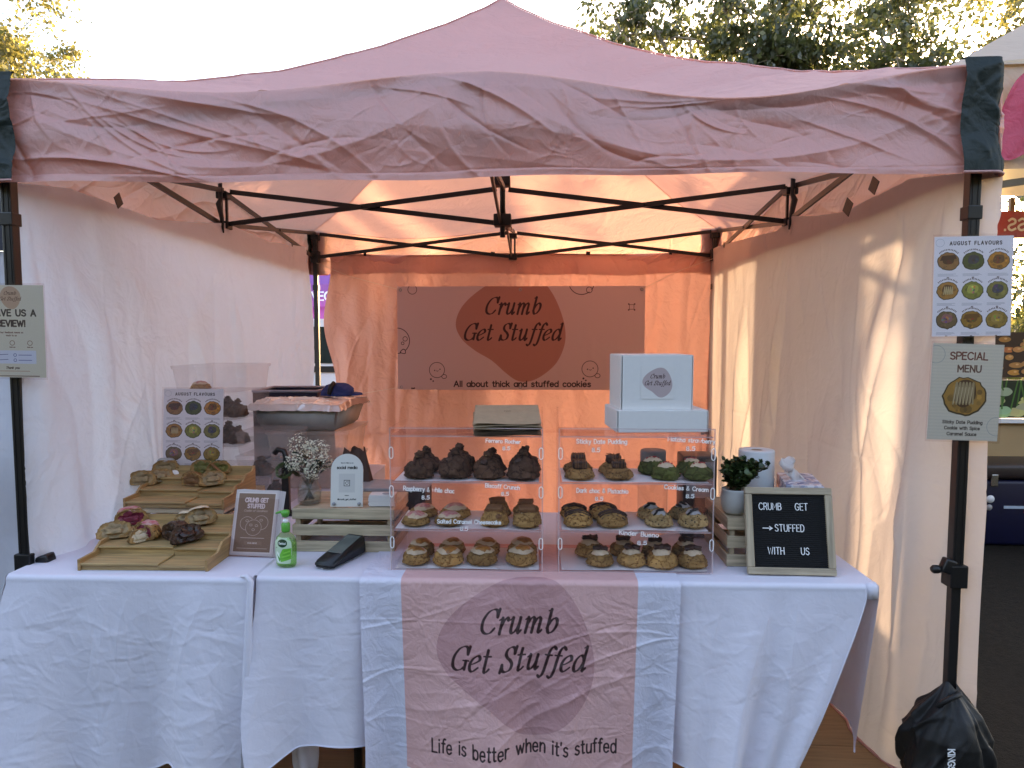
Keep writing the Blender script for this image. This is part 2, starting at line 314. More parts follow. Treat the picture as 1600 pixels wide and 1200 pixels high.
def cr_spline(p, k=7):
    p = [np.array(q, float) for q in p]
    if len(p) < 3: return [tuple(q) for q in p]
    q = [2*p[0]-p[1]]+p+[2*p[-1]-p[-2]]
    if np.allclose(p[0], p[-1]): q[0] = p[-2]; q[-1] = p[1]
    out = []
    for i in range(1, len(q)-2):
        for j in range(k):
            t = j/k; out.append(tuple(.5*((2*q[i])+(-q[i-1]+q[i+1])*t+(2*q[i-1]-5*q[i]+4*q[i+1]-q[i+2])*t*t+(-q[i-1]+3*q[i]-3*q[i+1]+q[i+2])*t**3)))
    out.append(tuple(p[-1])); return out
def layout(text, size, font=FONT, slant=0, spacing=3.2, wob=0, seed=1, wmul=1.0):
    """strokes [(x, y)...] with capitals `size` high, starting at x = 0; and the total width"""
    rng = random.Random(seed); s = size/15; x = 0; out = []
    for ch in text:
        g = font.get(ch) or FONT.get(ch) or FONT['-']
        w_, st = g.split('|'); dy = rng.uniform(-1, 1)*wob; dr = rng.uniform(-1, 1)*wob*.03
        for t in (st.split('/') if st else []):
            sm = t[0] == '~'; p = [tuple(float(v) for v in q.split(',')) for q in t.lstrip('~').split()]
            if sm: p = cr_spline(p)
            out.append([((x+a*wmul+slant*b-dr*b)*s, (b+dy+dr*a)*s) for a, b in p])
        x += float(w_)*wmul+spacing
    return out, (x-spacing)*s
class Img:
    def __init__(self, w_, h_, col):
        self.w, self.h = w_, h_; self.a = np.zeros((h_, w_, 3), np.float32); self.a[:] = np.array(col)/255
    def _reg(self, x0, x1, y0, y1):
        x0, x1, y0, y1 = max(0, int(x0)), min(self.w, int(x1)+1), max(0, int(y0)), min(self.h, int(y1)+1)
        if x0 >= x1 or y0 >= y1: return None
        Y, X = np.mgrid[y0:y1, x0:x1].astype(np.float32); return x0, x1, y0, y1, X+.5, Y+.5
    def _put(self, r, al, col):
        x0, x1, y0, y1 = r[:4]; al = np.clip(al, 0, 1)[..., None]
        self.a[y0:y1, x0:x1] = self.a[y0:y1, x0:x1]*(1-al)+np.array(col, np.float32)/255*al
    def stroke(self, pts, wd, col, nib=None, alpha=1):
        """round stroke; nib = (min, max, angle) gives thick and thin strokes"""
        pad = (nib[1] if nib else wd)+2
        r = self._reg(min(p[0] for p in pts)-pad, max(p[0] for p in pts)+pad, min(p[1] for p in pts)-pad, max(p[1] for p in pts)+pad)
        if r is None: return
        X, Y = r[4], r[5]; al = np.zeros_like(X)
        for (ax, ay), (bx, by) in zip(pts, pts[1:]):
            dx, dy = bx-ax, by-ay; L2 = dx*dx+dy*dy+1e-9
            t = np.clip(((X-ax)*dx+(Y-ay)*dy)/L2, 0, 1); d = np.hypot(X-ax-t*dx, Y-ay-t*dy)
            hw = wd/2
            if nib: hw = (nib[0]+(nib[1]-nib[0])*abs(math.sin(math.atan2(dy, dx)-nib[2]))**1.3)/2
            al = np.maximum(al, np.clip(hw+.5-d, 0, 1))
        self._put(r, al*alpha, col)
    def poly(self, pts, col, alpha=1):
        r = self._reg(min(p[0] for p in pts)-1, max(p[0] for p in pts)+1, min(p[1] for p in pts)-1, max(p[1] for p in pts)+1)
        if r is None: return
        al = 0
        for ox in (-.25, .25):
            for oy in (-.25, .25):
                X, Y = r[4]+ox, r[5]+oy; ins = np.zeros(X.shape, bool)
                for (ax, ay), (bx, by) in zip(pts, pts[1:]+pts[:1]):
                    if ay == by: continue
                    ins ^= ((ay > Y) != (by > Y)) & (X < (bx-ax)*(Y-ay)/(by-ay)+ax)
                al = al+ins*.25
        self._put(r, al*alpha, col)
    def rect(self, x0, y0, x1, y1, col, alpha=1): self.poly([(x0, y0), (x1, y0), (x1, y1), (x0, y1)], col, alpha)
    def disk(self, x, y, rx, col, ry=None, alpha=1, ring=0):
        ry = ry or rx; n = 40; p = [(x+rx*math.cos(2*math.pi*i/n), y+ry*math.sin(2*math.pi*i/n)) for i in range(n+1)]
        if ring: self.stroke(p, ring, col, alpha=alpha)
        else: self.poly(p[:-1], col, alpha)
    def text(self, x, y, size, s, col, wd, font=FONT, slant=0, spacing=3.2, align='c', nib=None, wob=0, wmul=1., rot=0, seed=1, alpha=1):
        st, W = layout(s, size, font, slant, spacing, wob, seed, wmul)
        ox = x-(W/2 if align == 'c' else 0); c, s_ = math.cos(rot), math.sin(rot)
        for t in st:
            pts = [(x+((a+ox-x)*c-b*s_), y+((a+ox-x)*s_+b*c)) for a, b in t]
            if len(pts) == 1: pts = pts*2
            self.stroke(pts, wd, col, nib, alpha)
    def logo(self, x, y, size, col):
        """the two-line wordmark; size = capital height, y = baseline of the lower line"""
        nib = (size*.045, size*.145, rad(18))
        self.text(x, y+size*1.62, size, 'Crumb', col, 1, DIDONE, .26, 1.5, nib=nib, wmul=.76)
        self.text(x, y, size, 'Get Stuffed', col, 1, DIDONE, .26, 1.3, nib=nib, wmul=.76)
    def blob(self, pts, x, y, s, col, alpha=1):
        p = cr_spline([(x+a*s, y+b*s) for a, b in pts]+[(x+pts[0][0]*s, y+pts[0][1]*s)], 10); self.poly(p[:-1], col, alpha)
    def cookie(self, x, y, r_, col, seed, top=None, kind=0):
        rng = random.Random(seed); n = 30
        pts = [(x+r_*(1+rng.uniform(-.05, .05))*math.cos(2*math.pi*i/n), y+r_*(.92+rng.uniform(-.06, .06))*math.sin(2*math.pi*i/n)) for i in range(n)]
        self.poly(pts, [c*.35 for c in col]); self.poly([(x+(a-x)*.93, y+(b-y)*.93+r_*.02) for a, b in pts], col)
        for _ in range(26):
            a = rng.uniform(0, 6.28); q = r_*rng.uniform(0, .8); f = rng.uniform(.5, 1.35)
            self.disk(x+q*math.cos(a), y+q*.9*math.sin(a), r_*rng.uniform(.05, .2), [min(255, c*f) for c in col], alpha=.55)
        if top is not None:
            self.blob([(-.5, 0), (-.3, .45), (.1, .5), (.5, .3), (.45, -.2), (0, -.4), (-.4, -.3)], x, y+r_*.1, r_, top, .9)
            for _ in range(8):
                a = rng.uniform(0, 6.28); q = r_*rng.uniform(0, .4)
                self.disk(x+q*math.cos(a), y+r_*.1+q*math.sin(a), r_*.1, [min(255, c*rng.choice((.5, 1.5))) for c in top], alpha=.6)
        if kind == 1:
            for k in range(5):
                xx = x-r_*.35+k*r_*.17; self.stroke([(xx, y-r_*.35), (xx+r_*.1, y+r_*.4), (xx+r_*.14, y-r_*.3)], r_*.09, (185, 165, 120))
        if kind == 2:
            self.poly([(x-r_*.75, y+r_*.1), (x+r_*.7, y+r_*.3), (x+r_*.72, y+r_*.75), (x-r_*.6, y+r_*.6)], (75, 38, 22))
    def done(self, name):
        im = bpy.data.images.new(name, self.w, self.h, alpha=False); buf = np.ones((self.h, self.w, 4), np.float32); buf[..., :3] = np.clip(self.a, 0, 1)
        im.pixels.foreach_set(buf.ravel()); im.update(); im.pack(); return im
BLOB = [(-1, .08), (-.85, .42), (-.45, .75), (.05, .97), (.45, .93), (.75, .62), (.95, .15), (.99, -.25), (.85, -.62), (.6, -.86), (.35, -.98), (.12, -.97), (-.1, -.82), (-.35, -.6), (-.65, -.42), (-.9, -.2)]
def ribbon_me(strokes, wd, depth=0., n0=Vector((0, -1, 0)), step=.00012):
    """flat or raised lettering standing in the XZ plane, facing -Y"""
    V, F = [], []
    for si, st in enumerate(strokes):
        if len(st) < 2: continue
        y = -step*si; L = []; R_ = []
        m_ = len(st)
        for i in range(m_):
            ax, ay = st[max(0, i-1)]; bx, by = st[min(m_-1, i+1)]; dx, dy = bx-ax, by-ay; l = math.hypot(dx, dy) or 1
            ex = ey = 0
            if i == 0 or i == m_-1:
                sgn = -1 if i == 0 else 1; ex, ey = dx/l*wd*.4*sgn, dy/l*wd*.4*sgn
            nx, ny = -dy/l*wd/2, dx/l*wd/2; x_, z_ = st[i][0]+ex, st[i][1]+ey
            L.append((x_+nx, z_+ny)); R_.append((x_-nx, z_-ny))
        b = len(V)
        for (lx, lz), (rx, rz) in zip(L, R_): V += [(lx, y-depth, lz), (rx, y-depth, rz)]
        for i in range(m_-1): F.append((b+2*i, b+2*i+1, b+2*i+3, b+2*i+2))
        if depth:
            b2 = len(V)
            for (lx, lz), (rx, rz) in zip(L, R_): V += [(lx, y, lz), (rx, y, rz)]
            for i in range(m_-1):
                F.append((b+2*i, b+2*i+2, b2+2*i+2, b2+2*i)); F.append((b+2*i+1, b2+2*i+1, b2+2*i+3, b+2*i+3))
            F.append((b, b2, b2+1, b+1)); e = 2*(m_-1); F.append((b+e, b+e+1, b2+e+1, b2+e))
    return me_from(V, F)
def card(name, w_, h_, img_mat, back, parent=None, loc=(0, 0, 0), rot=(0, 0, 0), th=.0015):
    """thin printed sheet in the XZ plane, base centre at the origin, print facing -Y"""
    V = [(-w_/2, 0, 0), (w_/2, 0, 0), (w_/2, 0, h_), (-w_/2, 0, h_)]; V += [(x, th, z) for x, _, z in V]
    me = me_from(V, [(0, 1, 2, 3), (5, 4, 7, 6), (0, 4, 5, 1), (1, 5, 6, 2), (2, 6, 7, 3), (3, 7, 4, 0)], uvs=[(0, 0), (1, 0), (1, 1), (0, 1)]*2)
    o = link(name, me, [img_mat, back], parent, loc, rot)
    for p in me.polygons: p.material_index = 0 if p.index == 0 else 1
    return o

# ============================================================ GROUND
M_asph = pmat('asphalt', (.013, .011, .009), .9, spec=.08, amt=.35, scale=30, bump=.6, bscale=90, bdist=.006)
M_ply = woodmat('plywood_floor', (.30, .185, .085), 0, .6, .22)
M_grass = pmat('dry_grass', (.13, .13, .05), .9, amt=.4, scale=3, bump=.8, bscale=20, bdist=.05)
gp = []
for y in np.linspace(-60, 240, 61):
    gp.append([(x, y, .0) for x in np.linspace(-150, 150, 61)])
GP = np.array(gp); far = np.clip((GP[..., 1]-12)/20, 0, 1); GP[..., 2] += -.004+far*(vnoise(GP[..., 0], GP[..., 1], .05, 3)*.5+.1)
tag(link('ground', grid_me(GP), M_asph), kind='structure')
GV = np.array([[(x, y, .02) for x in np.linspace(-120, 120, 41)] for y in np.linspace(26, 200, 41)])
GV[..., 2] = .45+vnoise(GV[..., 0], GV[..., 1], .06, 5)*.6
tag(link('grass_verge', grid_me(GV), M_grass), kind='structure')
fl = link('wooden_floor', box_me(2.96, 3.3, .004, (0, 1.42, .0)), pmat('floor_underlay', (.03, .025, .02), .9)); tag(fl, kind='structure')
rng = random.Random(4)
k = 0
for iy, (y0, y1) in enumerate(((-.25, .29), (.293, 1.19), (1.193, 2.09), (2.093, 3.05))):
    xs = (-1.48, -.2, 1.48) if iy % 2 else (-1.48, .55, 1.48)
    for x0, x1 in zip(xs, xs[1:]):
        o = box('plywood_sheet', x0+.002, x1-.002, y0, y1, .006, .018+.002*(k % 2), M_ply, fl, .001); o.rotation_euler.z = rng.uniform(-.001, .001); k += 1

# ============================================================ TREES
def leaf_mat(name, c, tc):
    mt, n, out = newmat(name)
    col, f, v = varied(n, c, .55, 1.3)
    d = N(n, 'ShaderNodeBsdfDiffuse'); t = N(n, 'ShaderNodeBsdfTranslucent'); t.inputs[0].default_value = (*tc, 1); n.links.new(col, d.inputs[0])
    g = N(n, 'ShaderNodeBsdfGlossy', _Roughness=.35)
    m1 = N(n, 'ShaderNodeMixShader'); m1.inputs[0].default_value = .5; n.links.new(d.outputs[0], m1.inputs[1]); n.links.new(t.outputs[0], m1.inputs[2])
    m2 = N(n, 'ShaderNodeMixShader'); m2.inputs[0].default_value = .06; n.links.new(m1.outputs[0], m2.inputs[1]); n.links.new(g.outputs[0], m2.inputs[2])
    n.links.new(m2.outputs[0], out.inputs[0]); return mt
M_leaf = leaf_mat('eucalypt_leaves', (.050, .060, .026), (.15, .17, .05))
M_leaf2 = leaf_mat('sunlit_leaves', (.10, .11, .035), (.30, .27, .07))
M_bark = pmat('pale_bark', (.26, .21, .16), .85, amt=.35, scale=3, bump=.4, bscale=9, bdist=.03, stretch=(1, 1, .3))
def tree(name, label, base, tips, mat, leaves=110, spread=.62, lsize=.11, r0=.28, seed=1, crown_z=5.5, group='trees behind the market'):
    """trunk with limbs that end at the given tips, and sprays of leaves round twigs"""
    rg = random.Random(seed); root = thing(name, label, 'tree', base, group=group)
    V, F = [], []
    cl = []
    def limb(a, b, ra, rb, wob):
        n = 7; pts = [a.lerp(b, i/n)+Vector((rg.uniform(-1, 1), rg.uniform(-1, 1), rg.uniform(-.5, .5)))*wob*math.sin(math.pi*i/n) for i in range(n+1)]
        me = tube_me(pts, 1, 7, radii=[ra+(rb-ra)*i/n for i in range(n+1)]); o = len(V)
        V.extend([v.co.copy() for v in me.vertices]); F.extend([tuple(o+i for i in p.vertices) for p in me.polygons]); bpy.data.meshes.remove(me)
        return pts
    fork = Vector((rg.uniform(-.3, .3), rg.uniform(-.3, .3), crown_z*.62))
    limb(Vector((0, 0, -.2)), fork, r0, r0*.72, .12)
    for tip in tips:
        t = Vector(tip); mid = fork.lerp(t, .5)+Vector((rg.uniform(-.4, .4), rg.uniform(-.4, .4), rg.uniform(.1, .6)))
        limb(fork, mid, r0*.6, r0*.36, .2); pts = limb(mid, t, r0*.36, r0*.10, .25)
        for q in range(9):
            s = pts[rg.randrange(2, 8)]; e = s+Vector((rg.gauss(0, .85), rg.gauss(0, .85), rg.gauss(.15, .6)))
            limb(s, e, r0*.11, r0*.035, .1); cl.append(e); cl.append(s.lerp(e, .6))
            if rg.random() < .6:
                e2 = e+Vector((rg.gauss(0, .5), rg.gauss(0, .5), rg.gauss(.1, .4))); limb(e, e2, r0*.03, .008, .05); cl.append(e2)
    link('trunk', me_from(V, F, True), M_bark, root)
    R_ = np.random.RandomState(seed); n = len(cl)*leaves
    c = np.repeat(np.array([tuple(x) for x in cl]), leaves, 0)
    sc_ = np.repeat(R_.uniform(.5, 1.2, len(cl)), leaves)[:, None]
    p = c+R_.normal(0, 1, (n, 3))*np.array([spread, spread, spread*.55])*.6*sc_
    d = R_.normal(0, 1, (n, 3))+np.array([0, 0, -.9]); d /= np.linalg.norm(d, axis=1)[:, None]
    q = np.cross(d, R_.normal(0, 1, (n, 3))); q /= np.linalg.norm(q, axis=1)[:, None]
    L = (lsize*R_.uniform(.6, 1.4, n))[:, None]; W = L*.30
    quad = np.stack([p, p+d*L*.5+q*W, p+d*L, p+d*L*.5-q*W], 1)
    me = bpy.data.meshes.new('crown'); me.vertices.add(n*4); me.vertices.foreach_set('co', quad.astype(np.float32).ravel())
    me.loops.add(n*4); me.loops.foreach_set('vertex_index', np.arange(n*4, dtype=np.int32)); me.polygons.add(n); me.polygons.foreach_set('loop_start', np.arange(0, n*4, 4, dtype=np.int32)); me.update(calc_edges=True)
    link('crown', me, mat, root)
    return root
def tips_of(base, pix, Y, jit=1.2, seed=3):
    rg = random.Random(seed); out = []
    for px, py in pix:
        q = P(px, py, Y=Y+rg.uniform(-jit, jit)); out.append((q.x-base[0], q.y-base[1], q.z-base[2]))
    return out
TB = P(1170, 500, Y=17); TB = (TB.x, 17, 0.)
tree('eucalyptus_tree', 'tall eucalyptus with pale twisting limbs behind the middle of the pink canopy roof', TB,
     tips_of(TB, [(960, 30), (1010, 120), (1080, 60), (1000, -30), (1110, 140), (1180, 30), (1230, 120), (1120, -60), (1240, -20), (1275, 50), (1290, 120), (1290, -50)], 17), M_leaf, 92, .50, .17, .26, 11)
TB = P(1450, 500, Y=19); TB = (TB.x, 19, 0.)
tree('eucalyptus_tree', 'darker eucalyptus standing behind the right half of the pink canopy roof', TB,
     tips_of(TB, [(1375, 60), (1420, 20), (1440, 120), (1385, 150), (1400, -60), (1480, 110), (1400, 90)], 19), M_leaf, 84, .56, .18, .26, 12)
TB = P(1640, 500, Y=15); TB = (TB.x, 15, 0.)
tree('eucalyptus_tree', 'sunny gum tree at the right edge beyond the neighbouring stall roof', TB,
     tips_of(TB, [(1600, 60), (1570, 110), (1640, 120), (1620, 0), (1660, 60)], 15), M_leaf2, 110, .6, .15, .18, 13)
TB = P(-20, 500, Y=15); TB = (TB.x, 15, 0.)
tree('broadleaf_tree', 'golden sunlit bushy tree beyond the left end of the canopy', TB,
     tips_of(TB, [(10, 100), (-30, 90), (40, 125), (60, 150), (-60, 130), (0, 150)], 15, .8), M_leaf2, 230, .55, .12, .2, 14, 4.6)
# low dark shrubs and growth behind the right-hand stall
def shrub(name, label, base, r, h, seed, mat=M_leaf):
    R_ = np.random.RandomState(seed); n = 9000
    p = R_.normal(0, 1, (n, 3))*np.array([r*.5, r*.4, h*.28])+np.array([0, 0, h*.5]); p[:, 2] = np.abs(p[:, 2])
    d = R_.normal(0, 1, (n, 3)); d /= np.linalg.norm(d, axis=1)[:, None]; q = np.cross(d, R_.normal(0, 1, (n, 3))); q /= np.linalg.norm(q, axis=1)[:, None]
    quad = np.stack([p, p+d*.06+q*.025, p+d*.13, p+d*.06-q*.025], 1).reshape(-1, 3)
    root = thing(name, label, 'shrub', base, group='shrubs behind the market')
    link('foliage', me_from(quad, [tuple(range(4*i, 4*i+4)) for i in range(n)]), mat, root)
    link('stem', tube_me([(0, 0, -.3), (.05, .02, h*.5), (-.03, 0, h*.8)], .03), M_bark, root)
    return root
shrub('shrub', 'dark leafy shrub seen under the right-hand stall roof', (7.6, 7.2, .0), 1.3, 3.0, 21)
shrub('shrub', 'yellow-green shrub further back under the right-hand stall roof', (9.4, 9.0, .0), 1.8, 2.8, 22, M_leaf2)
tag(link('distant_hedge', grid_me(np.array([[(x, 60+3*math.sin(x*.1), z+(vnoise(np.array(x), np.array(z), .35, 9)*2.5 if z > 1 else 0)) for x in np.linspace(-70, 70, 120)] for z in (0, 1.2, 2.4, 3.2)])),
    pmat('hedge_green', (.05, .06, .025), .9, amt=.6, scale=1.2, bump=1, bscale=4, bdist=.3)), kind='structure')

# unseen tree belt added behind the camera to block low sky light
A, B = np.meshgrid(np.linspace(-45, 45, 160), np.linspace(0, 1, 24))
Zt = B*(6.2+vnoise(A, B*0, .22, 8)*1.8); tag(link('added_sky_blocker', grid_me(np.stack([A, -10.5-np.sin(B*2.4)*1.5+vnoise(A, B*9, .8, 4)*1.6, Zt], -1)), MATS['hedge_green']), kind='structure')

# ============================================================ GAZEBO
H = 1.465
gz = thing('gazebo', 'pink pop-up market gazebo with dark green corners over the cookie stall', 'gazebo')
# --- roof: one cloth from the eaves to the peak
RT = [0, .12, .27, .445, .66, .83, .95, 1.0]; RZ = [2.262, 2.325, 2.40, 2.535, 2.75, 2.957, 3.12, 3.20]
E_ = 1.50
def eave_z(u):
    """height of the eave along one side, u = -1..1: it hangs between the middle truss and the corners"""
    a = np.abs(u)
    sag = np.sin(np.pi*np.clip(a, 0, 1))**2
    return -(np.where(u > 0, .085, .05))*sag - .012*np.clip(1-a*6, 0, 1)*0
n = 261
g = np.linspace(-E_, E_, n); X, Y_ = np.meshgrid(g, g); mm_ = np.maximum(np.abs(X), np.abs(Y_))/E_
t = 1-mm_; Z = np.interp(t, RT, RZ)
side = np.abs(X) > np.abs(Y_); u = np.where(side, Y_, X)/E_; ur = u/np.maximum(mm_, 1e-3)
Z += eave_z(ur)*(1-t)**1.6 - .035*(1-ur**2)*np.sin(np.pi*np.clip(t, 0, 1))*1.0
rs = random.Random(7)
Z += creases(X, Y_, 260, rs, .0045, .26, .008)*np.clip(1.2-t, .25, 1)
Z += creases(X, Y_, 60, rs, .006, .7, .010, 0, .9)*np.clip(1-t*1.5, 0, 1)
Z += creases(X, Y_, 26, rs, .012, .7, .03)*(.4+.6*np.clip(1-t, 0, 1))
Z += vnoise(X, Y_, 2.2, 2)*.02*np.clip(t*6, 0, 1)
roof = grid_me(np.stack([X, Y_+H, Z], -1)); link('canopy_roof', roof, M_canopy, gz)
for sx in (-1, 1):
    for sy in (-1, 1):
        pts = []
        for q in np.linspace(0, 1, 60):
            i_ = int(round((n-1)*(.5+.5*sx*(1-q)))); j_ = int(round((n-1)*(.5+.5*sy*(1-q)))); pts.append((float(X[j_, i_]), float(Y_[j_, i_])+H, float(Z[j_, i_])+.002))
        link('seam', tube_me(pts, .0032, 6), M_canopy, gz)
# --- valances: hang from the eaves; built in local (s along, d down) and turned to each side
def valance(side_i, seed):
    rs = random.Random(seed); nu, nv = 640, 110
    s = np.linspace(-E_-.015, E_+.015, nu); v = np.linspace(0, 1, nv); A, V_ = np.meshgrid(s, v)
    uu = np.clip(A/E_, -1, 1)*(1 if side_i < 2 else -1)
    top = np.interp(1-np.minimum(np.abs(uu), 1)*0-1, RT, RZ)+eave_z(uu)+.004; bot = 1.955+.006*np.sin(A*2.3)+.004*np.sin(A*9)
    Zv = top*(1-V_)+bot*V_
    B = (1-V_)*.31
    out = creases(A, B, 110, rs, .0028, .10, .005, .4, 2.6)+creases(A, B, 38, rs, .008, .20, .009, -.5, 1.8)+creases(A, B, 22, rs, .016, .42, .018, -.55, .9)+creases(A, B, 9, rs, .022, .6, .05, -.35, .5)*.55
    out += .016*np.sin(np.pi*V_)*np.sin(A*3.1+1)+vnoise(A, B*2, 3.3, seed)*.034+vnoise(A, B, 8, seed+1)*.010
    # the two sagging swags that run from each corner down and in
    for c, dr in ((-E_, 1), (E_, -1), (0, 1), (0, -1)):
        x = (A-c)*dr; line = .29-.24*np.sin(np.clip(x/1.5, 0, 1)*np.pi)**.8
        out += np.where((x > 0) & (x < 1.5), .009*np.exp(-np.abs(B-line)/.045), 0)*np.sin(np.clip(x/1.5, 0, 1)*np.pi)
    out *= np.clip(V_*7, .0, 1)*np.clip((1-V_)*6+.45, 0, 1)
    Yv = -(E_-0.+.012*V_+out) 
    Yv = np.where(V_ > .93, Yv-.004, Yv)      # stitched double hem
    Yv += .0015*np.exp(-((V_-.93)/.012)**2)
    Pq = np.stack([A, Yv, Zv], -1)
    a = side_i*math.pi/2; ca, sa = math.cos(a), math.sin(a)
    Q = Pq.copy(); Q[..., 0] = ca*Pq[..., 0]-sa*Pq[..., 1]; Q[..., 1] = sa*Pq[..., 0]+ca*Pq[..., 1]+H
    return link('valance', grid_me(Q), M_canopy, gz)
for i in range(4): valance(i, 31+i*5)
# corner patches: heavy dark cloth that wraps each corner outside the valance
def corner_patch(cx, cy, seed):
    rs = random.Random(seed); nu, nv = 60, 50; half = .115
    s = np.linspace(-half, half, nu); v = np.linspace(0, 1, nv); A, V_ = np.meshgrid(s, v)
    sx, sy = (1 if cx > 0 else -1), (1 if cy > H else -1)
    ex, ey = sx*(E_-.002), H+sy*(E_+.020)
    w_ = creases(A*1.0, V_*.31, 26, rs, .006, .12, .012)+.012*np.sin(V_*5+seed)*np.sin(np.pi*np.clip(V_, 0, 1))
    rad_ = .03
    # path round the corner: along x, then along y
    aa = np.abs(A); off = np.where(aa < rad_, rad_-np.sqrt(np.maximum(rad_**2-(rad_-aa)**2, 0)), 0)
    Xc = np.where(A < 0, ex+sx*A, ex-sx*off*0)-np.where(A >= 0, 0, 0); Yc = np.where(A >= 0, ey-sy*A, ey)
    Xc = Xc-sx*np.where(A >= 0, off, 0); Yc = Yc-sy*np.where(A < 0, off, 0)
    bulge = w_+.010+.010*V_
    Xc = Xc+sx*np.where(A >= 0, bulge, bulge*.5); Yc = Yc+sy*np.where(A < 0, bulge, bulge*.5)
    Zc = (2.272+.004)*(1-V_)+1.957*V_
    # fold over the top of the eave
    Zc = np.where(V_ < .05, Zc-.004, Zc)
    Pq = np.stack([Xc, Yc, Zc], -1)
    top = Pq[0].copy(); rows = [top*1.0]
    tp = []
    for q in (1., .9, .82):
        r_ = top.copy(); r_[:, 0] = ex-sx*.115+(top[:, 0]-(ex-sx*.115))*q; r_[:, 1] = ey-sy*.115+(top[:, 1]-(ey-sy*.115))*q; r_[:, 2] = top[:, 2]+(1-q)*.008+.003; tp.append(r_)
    Pq = np.concatenate([np.stack(tp[::-1]), Pq], 0)
    o = link('corner_patch', grid_me(Pq), M_corner, gz)
    hem = [(float(a), float(b), 1.953) for a, b in zip(Pq[-1, :, 0], Pq[-1, :, 1])]
    link('hem', tube_me(hem, .0045, 6), M_canopy, o)
for i, (cx, cy) in enumerate(((-H, 0), (H, 0), (-H, 2*H), (H, 2*H))): corner_patch(cx, cy, 51+i)
# --- legs
def leg(x, y):
    sx = 1 if x > 0 else -1; sy = 1 if y > 1 else -1
    up = box('leg', x-.0165, x+.0165, y-.0165, y+.0165, .74, 2.235, M_steel, gz, .003)
    lo = box('leg', x-.0140, x+.0140, y-.0140, y+.0140, .02, 1.0, M_steel, gz, .003)
    # ribs on the outer tube face
    for dx in (-.008, .008): link('rib', bar_me((x+dx, y-.0175, .76), (x+dx, y-.0175, 2.2), .003, .002, Vector((0, 1, 0))), M_steel, gz)
    f = box('foot_plate', x-.045, x+.045, y-.045, y+.045, .0185, .024, M_steel, gz, .001)
    col = box('height_lock', x-.026, x+.026, y-.026, y+.026, .72, .79, M_black, gz, .004)
    if x > 0:
        link('lock_lever', box_me(.035, .03, .045, bev=.006), M_black, gz, (x-.036, y-.01, .765), (0, .35, 0))
        link('lock_knob', lathe_me([(0, 0), (.010, .0), (.013, .008), (.013, .02), (.008, .026), (0, .026)], 14), M_black, gz, (x-.050, y-.01, .775), (0, -math.pi/2, 0))
    else:
        link('lock_lever', box_me(.06, .045, .03, bev=.008), M_black, gz, (x+.04, y+.02, .745), (0, -.3, 0))
    box('slider_bracket', x-.028, x+.028, y-.028, y+.028, 2.035, 2.12, M_black, gz, .004)
    box('top_bracket', x-.028, x+.028, y-.028, y+.028, 2.20, 2.238, M_black, gz, .004)
    box('tube_collar', x-.021, x+.021, y-.021, y+.021, 1.83, 1.87, M_steel, gz, .003)
for x, y in ((-H, 0), (H, 0), (-H, 2*H), (H, 2*H)): leg(x, y)
# --- scissor trusses
def scissor(a, b, zl=2.075, zh=2.245):
    a, b = Vector(a), Vector(b); d = (b-a).normalized(); nrm = Vector((-d.y, d.x, 0))*.010
    a1, b1 = a+d*.03, b-d*.03
    link('truss_bar', bar_me((a1.x+nrm.x, a1.y+nrm.y, zh), (b1.x+nrm.x, b1.y+nrm.y, zl), .012, .024), M_steel, gz)
    link('truss_bar', bar_me((a1.x-nrm.x, a1.y-nrm.y, zl), (b1.x-nrm.x, b1.y-nrm.y, zh), .012, .024), M_steel, gz)
    c = (a+b)/2; me = tube_me([(c.x-nrm.x*2, c.y-nrm.y*2, (zl+zh)/2), (c.x+nrm.x*2, c.y+nrm.y*2, (zl+zh)/2)], .009, 8); link('bolt', me, M_grey if False else M_black, gz)
ring = [(-H, 0), (0, 0), (H, 0), (H, H), (H, 2*H), (0, 2*H), (-H, 2*H), (-H, H)]
for a, b in zip(ring, ring[1:]+ring[:1]): scissor((*a, 0), (*b, 0))
CT = (0.0, H, 0)
for q in ((-H, H, 0), (H, H, 0), (0, 0, 0), (0, 2*H, 0)): scissor(q, CT)
for x, y in ((0, 0), (H, H), (0, 2*H), (-H, H)):
    box('truss_hub', x-.03, x+.03, y-.03, y+.03, 2.205, 2.24, M_black, gz, .004); box('truss_hub', x-.03, x+.03, y-.03, y+.03, 2.05, 2.09, M_black, gz, .004)
    for s_ in (-1, 1):
        link('hub_strut', bar_me((x+.014*s_, y, 2.085), (x+.014*s_, y, 2.22), .012, .012, Vector((0, 1, 0))), M_steel, gz)
box('centre_hub', -.045, .045, H-.045, H+.045, 2.055, 2.115, M_black, gz, .006); box('centre_hub', -.04, .04, H-.04, H+.04, 2.26, 2.31, M_black, gz, .005)
link('centre_mast', tube_me([(0, H, 2.0), (0, H, 3.10)], .014, 12), M_steel, gz)
link('mast_cap', lathe_me([(0, 0), (.05, 0), (.05, .012), (.02, .03), (0, .03)], 20), M_black, gz, (0, H, 3.095))
# straps that tie roof to hubs
for sx in (-1, 1):
    me = tube_me([(sx*(H-.005), H-.05, 2.30), (sx*(H-.01), H-.055, 2.2), (sx*(H-.0), H-.06, 2.17), (sx*(H-.012), H-.055, 2.10), (sx*(H-.03), H-.08, 2.02)], .012, 6, radii=[.012, .01, .016, .012, .004]); link('tie_strap', me, M_black, gz)

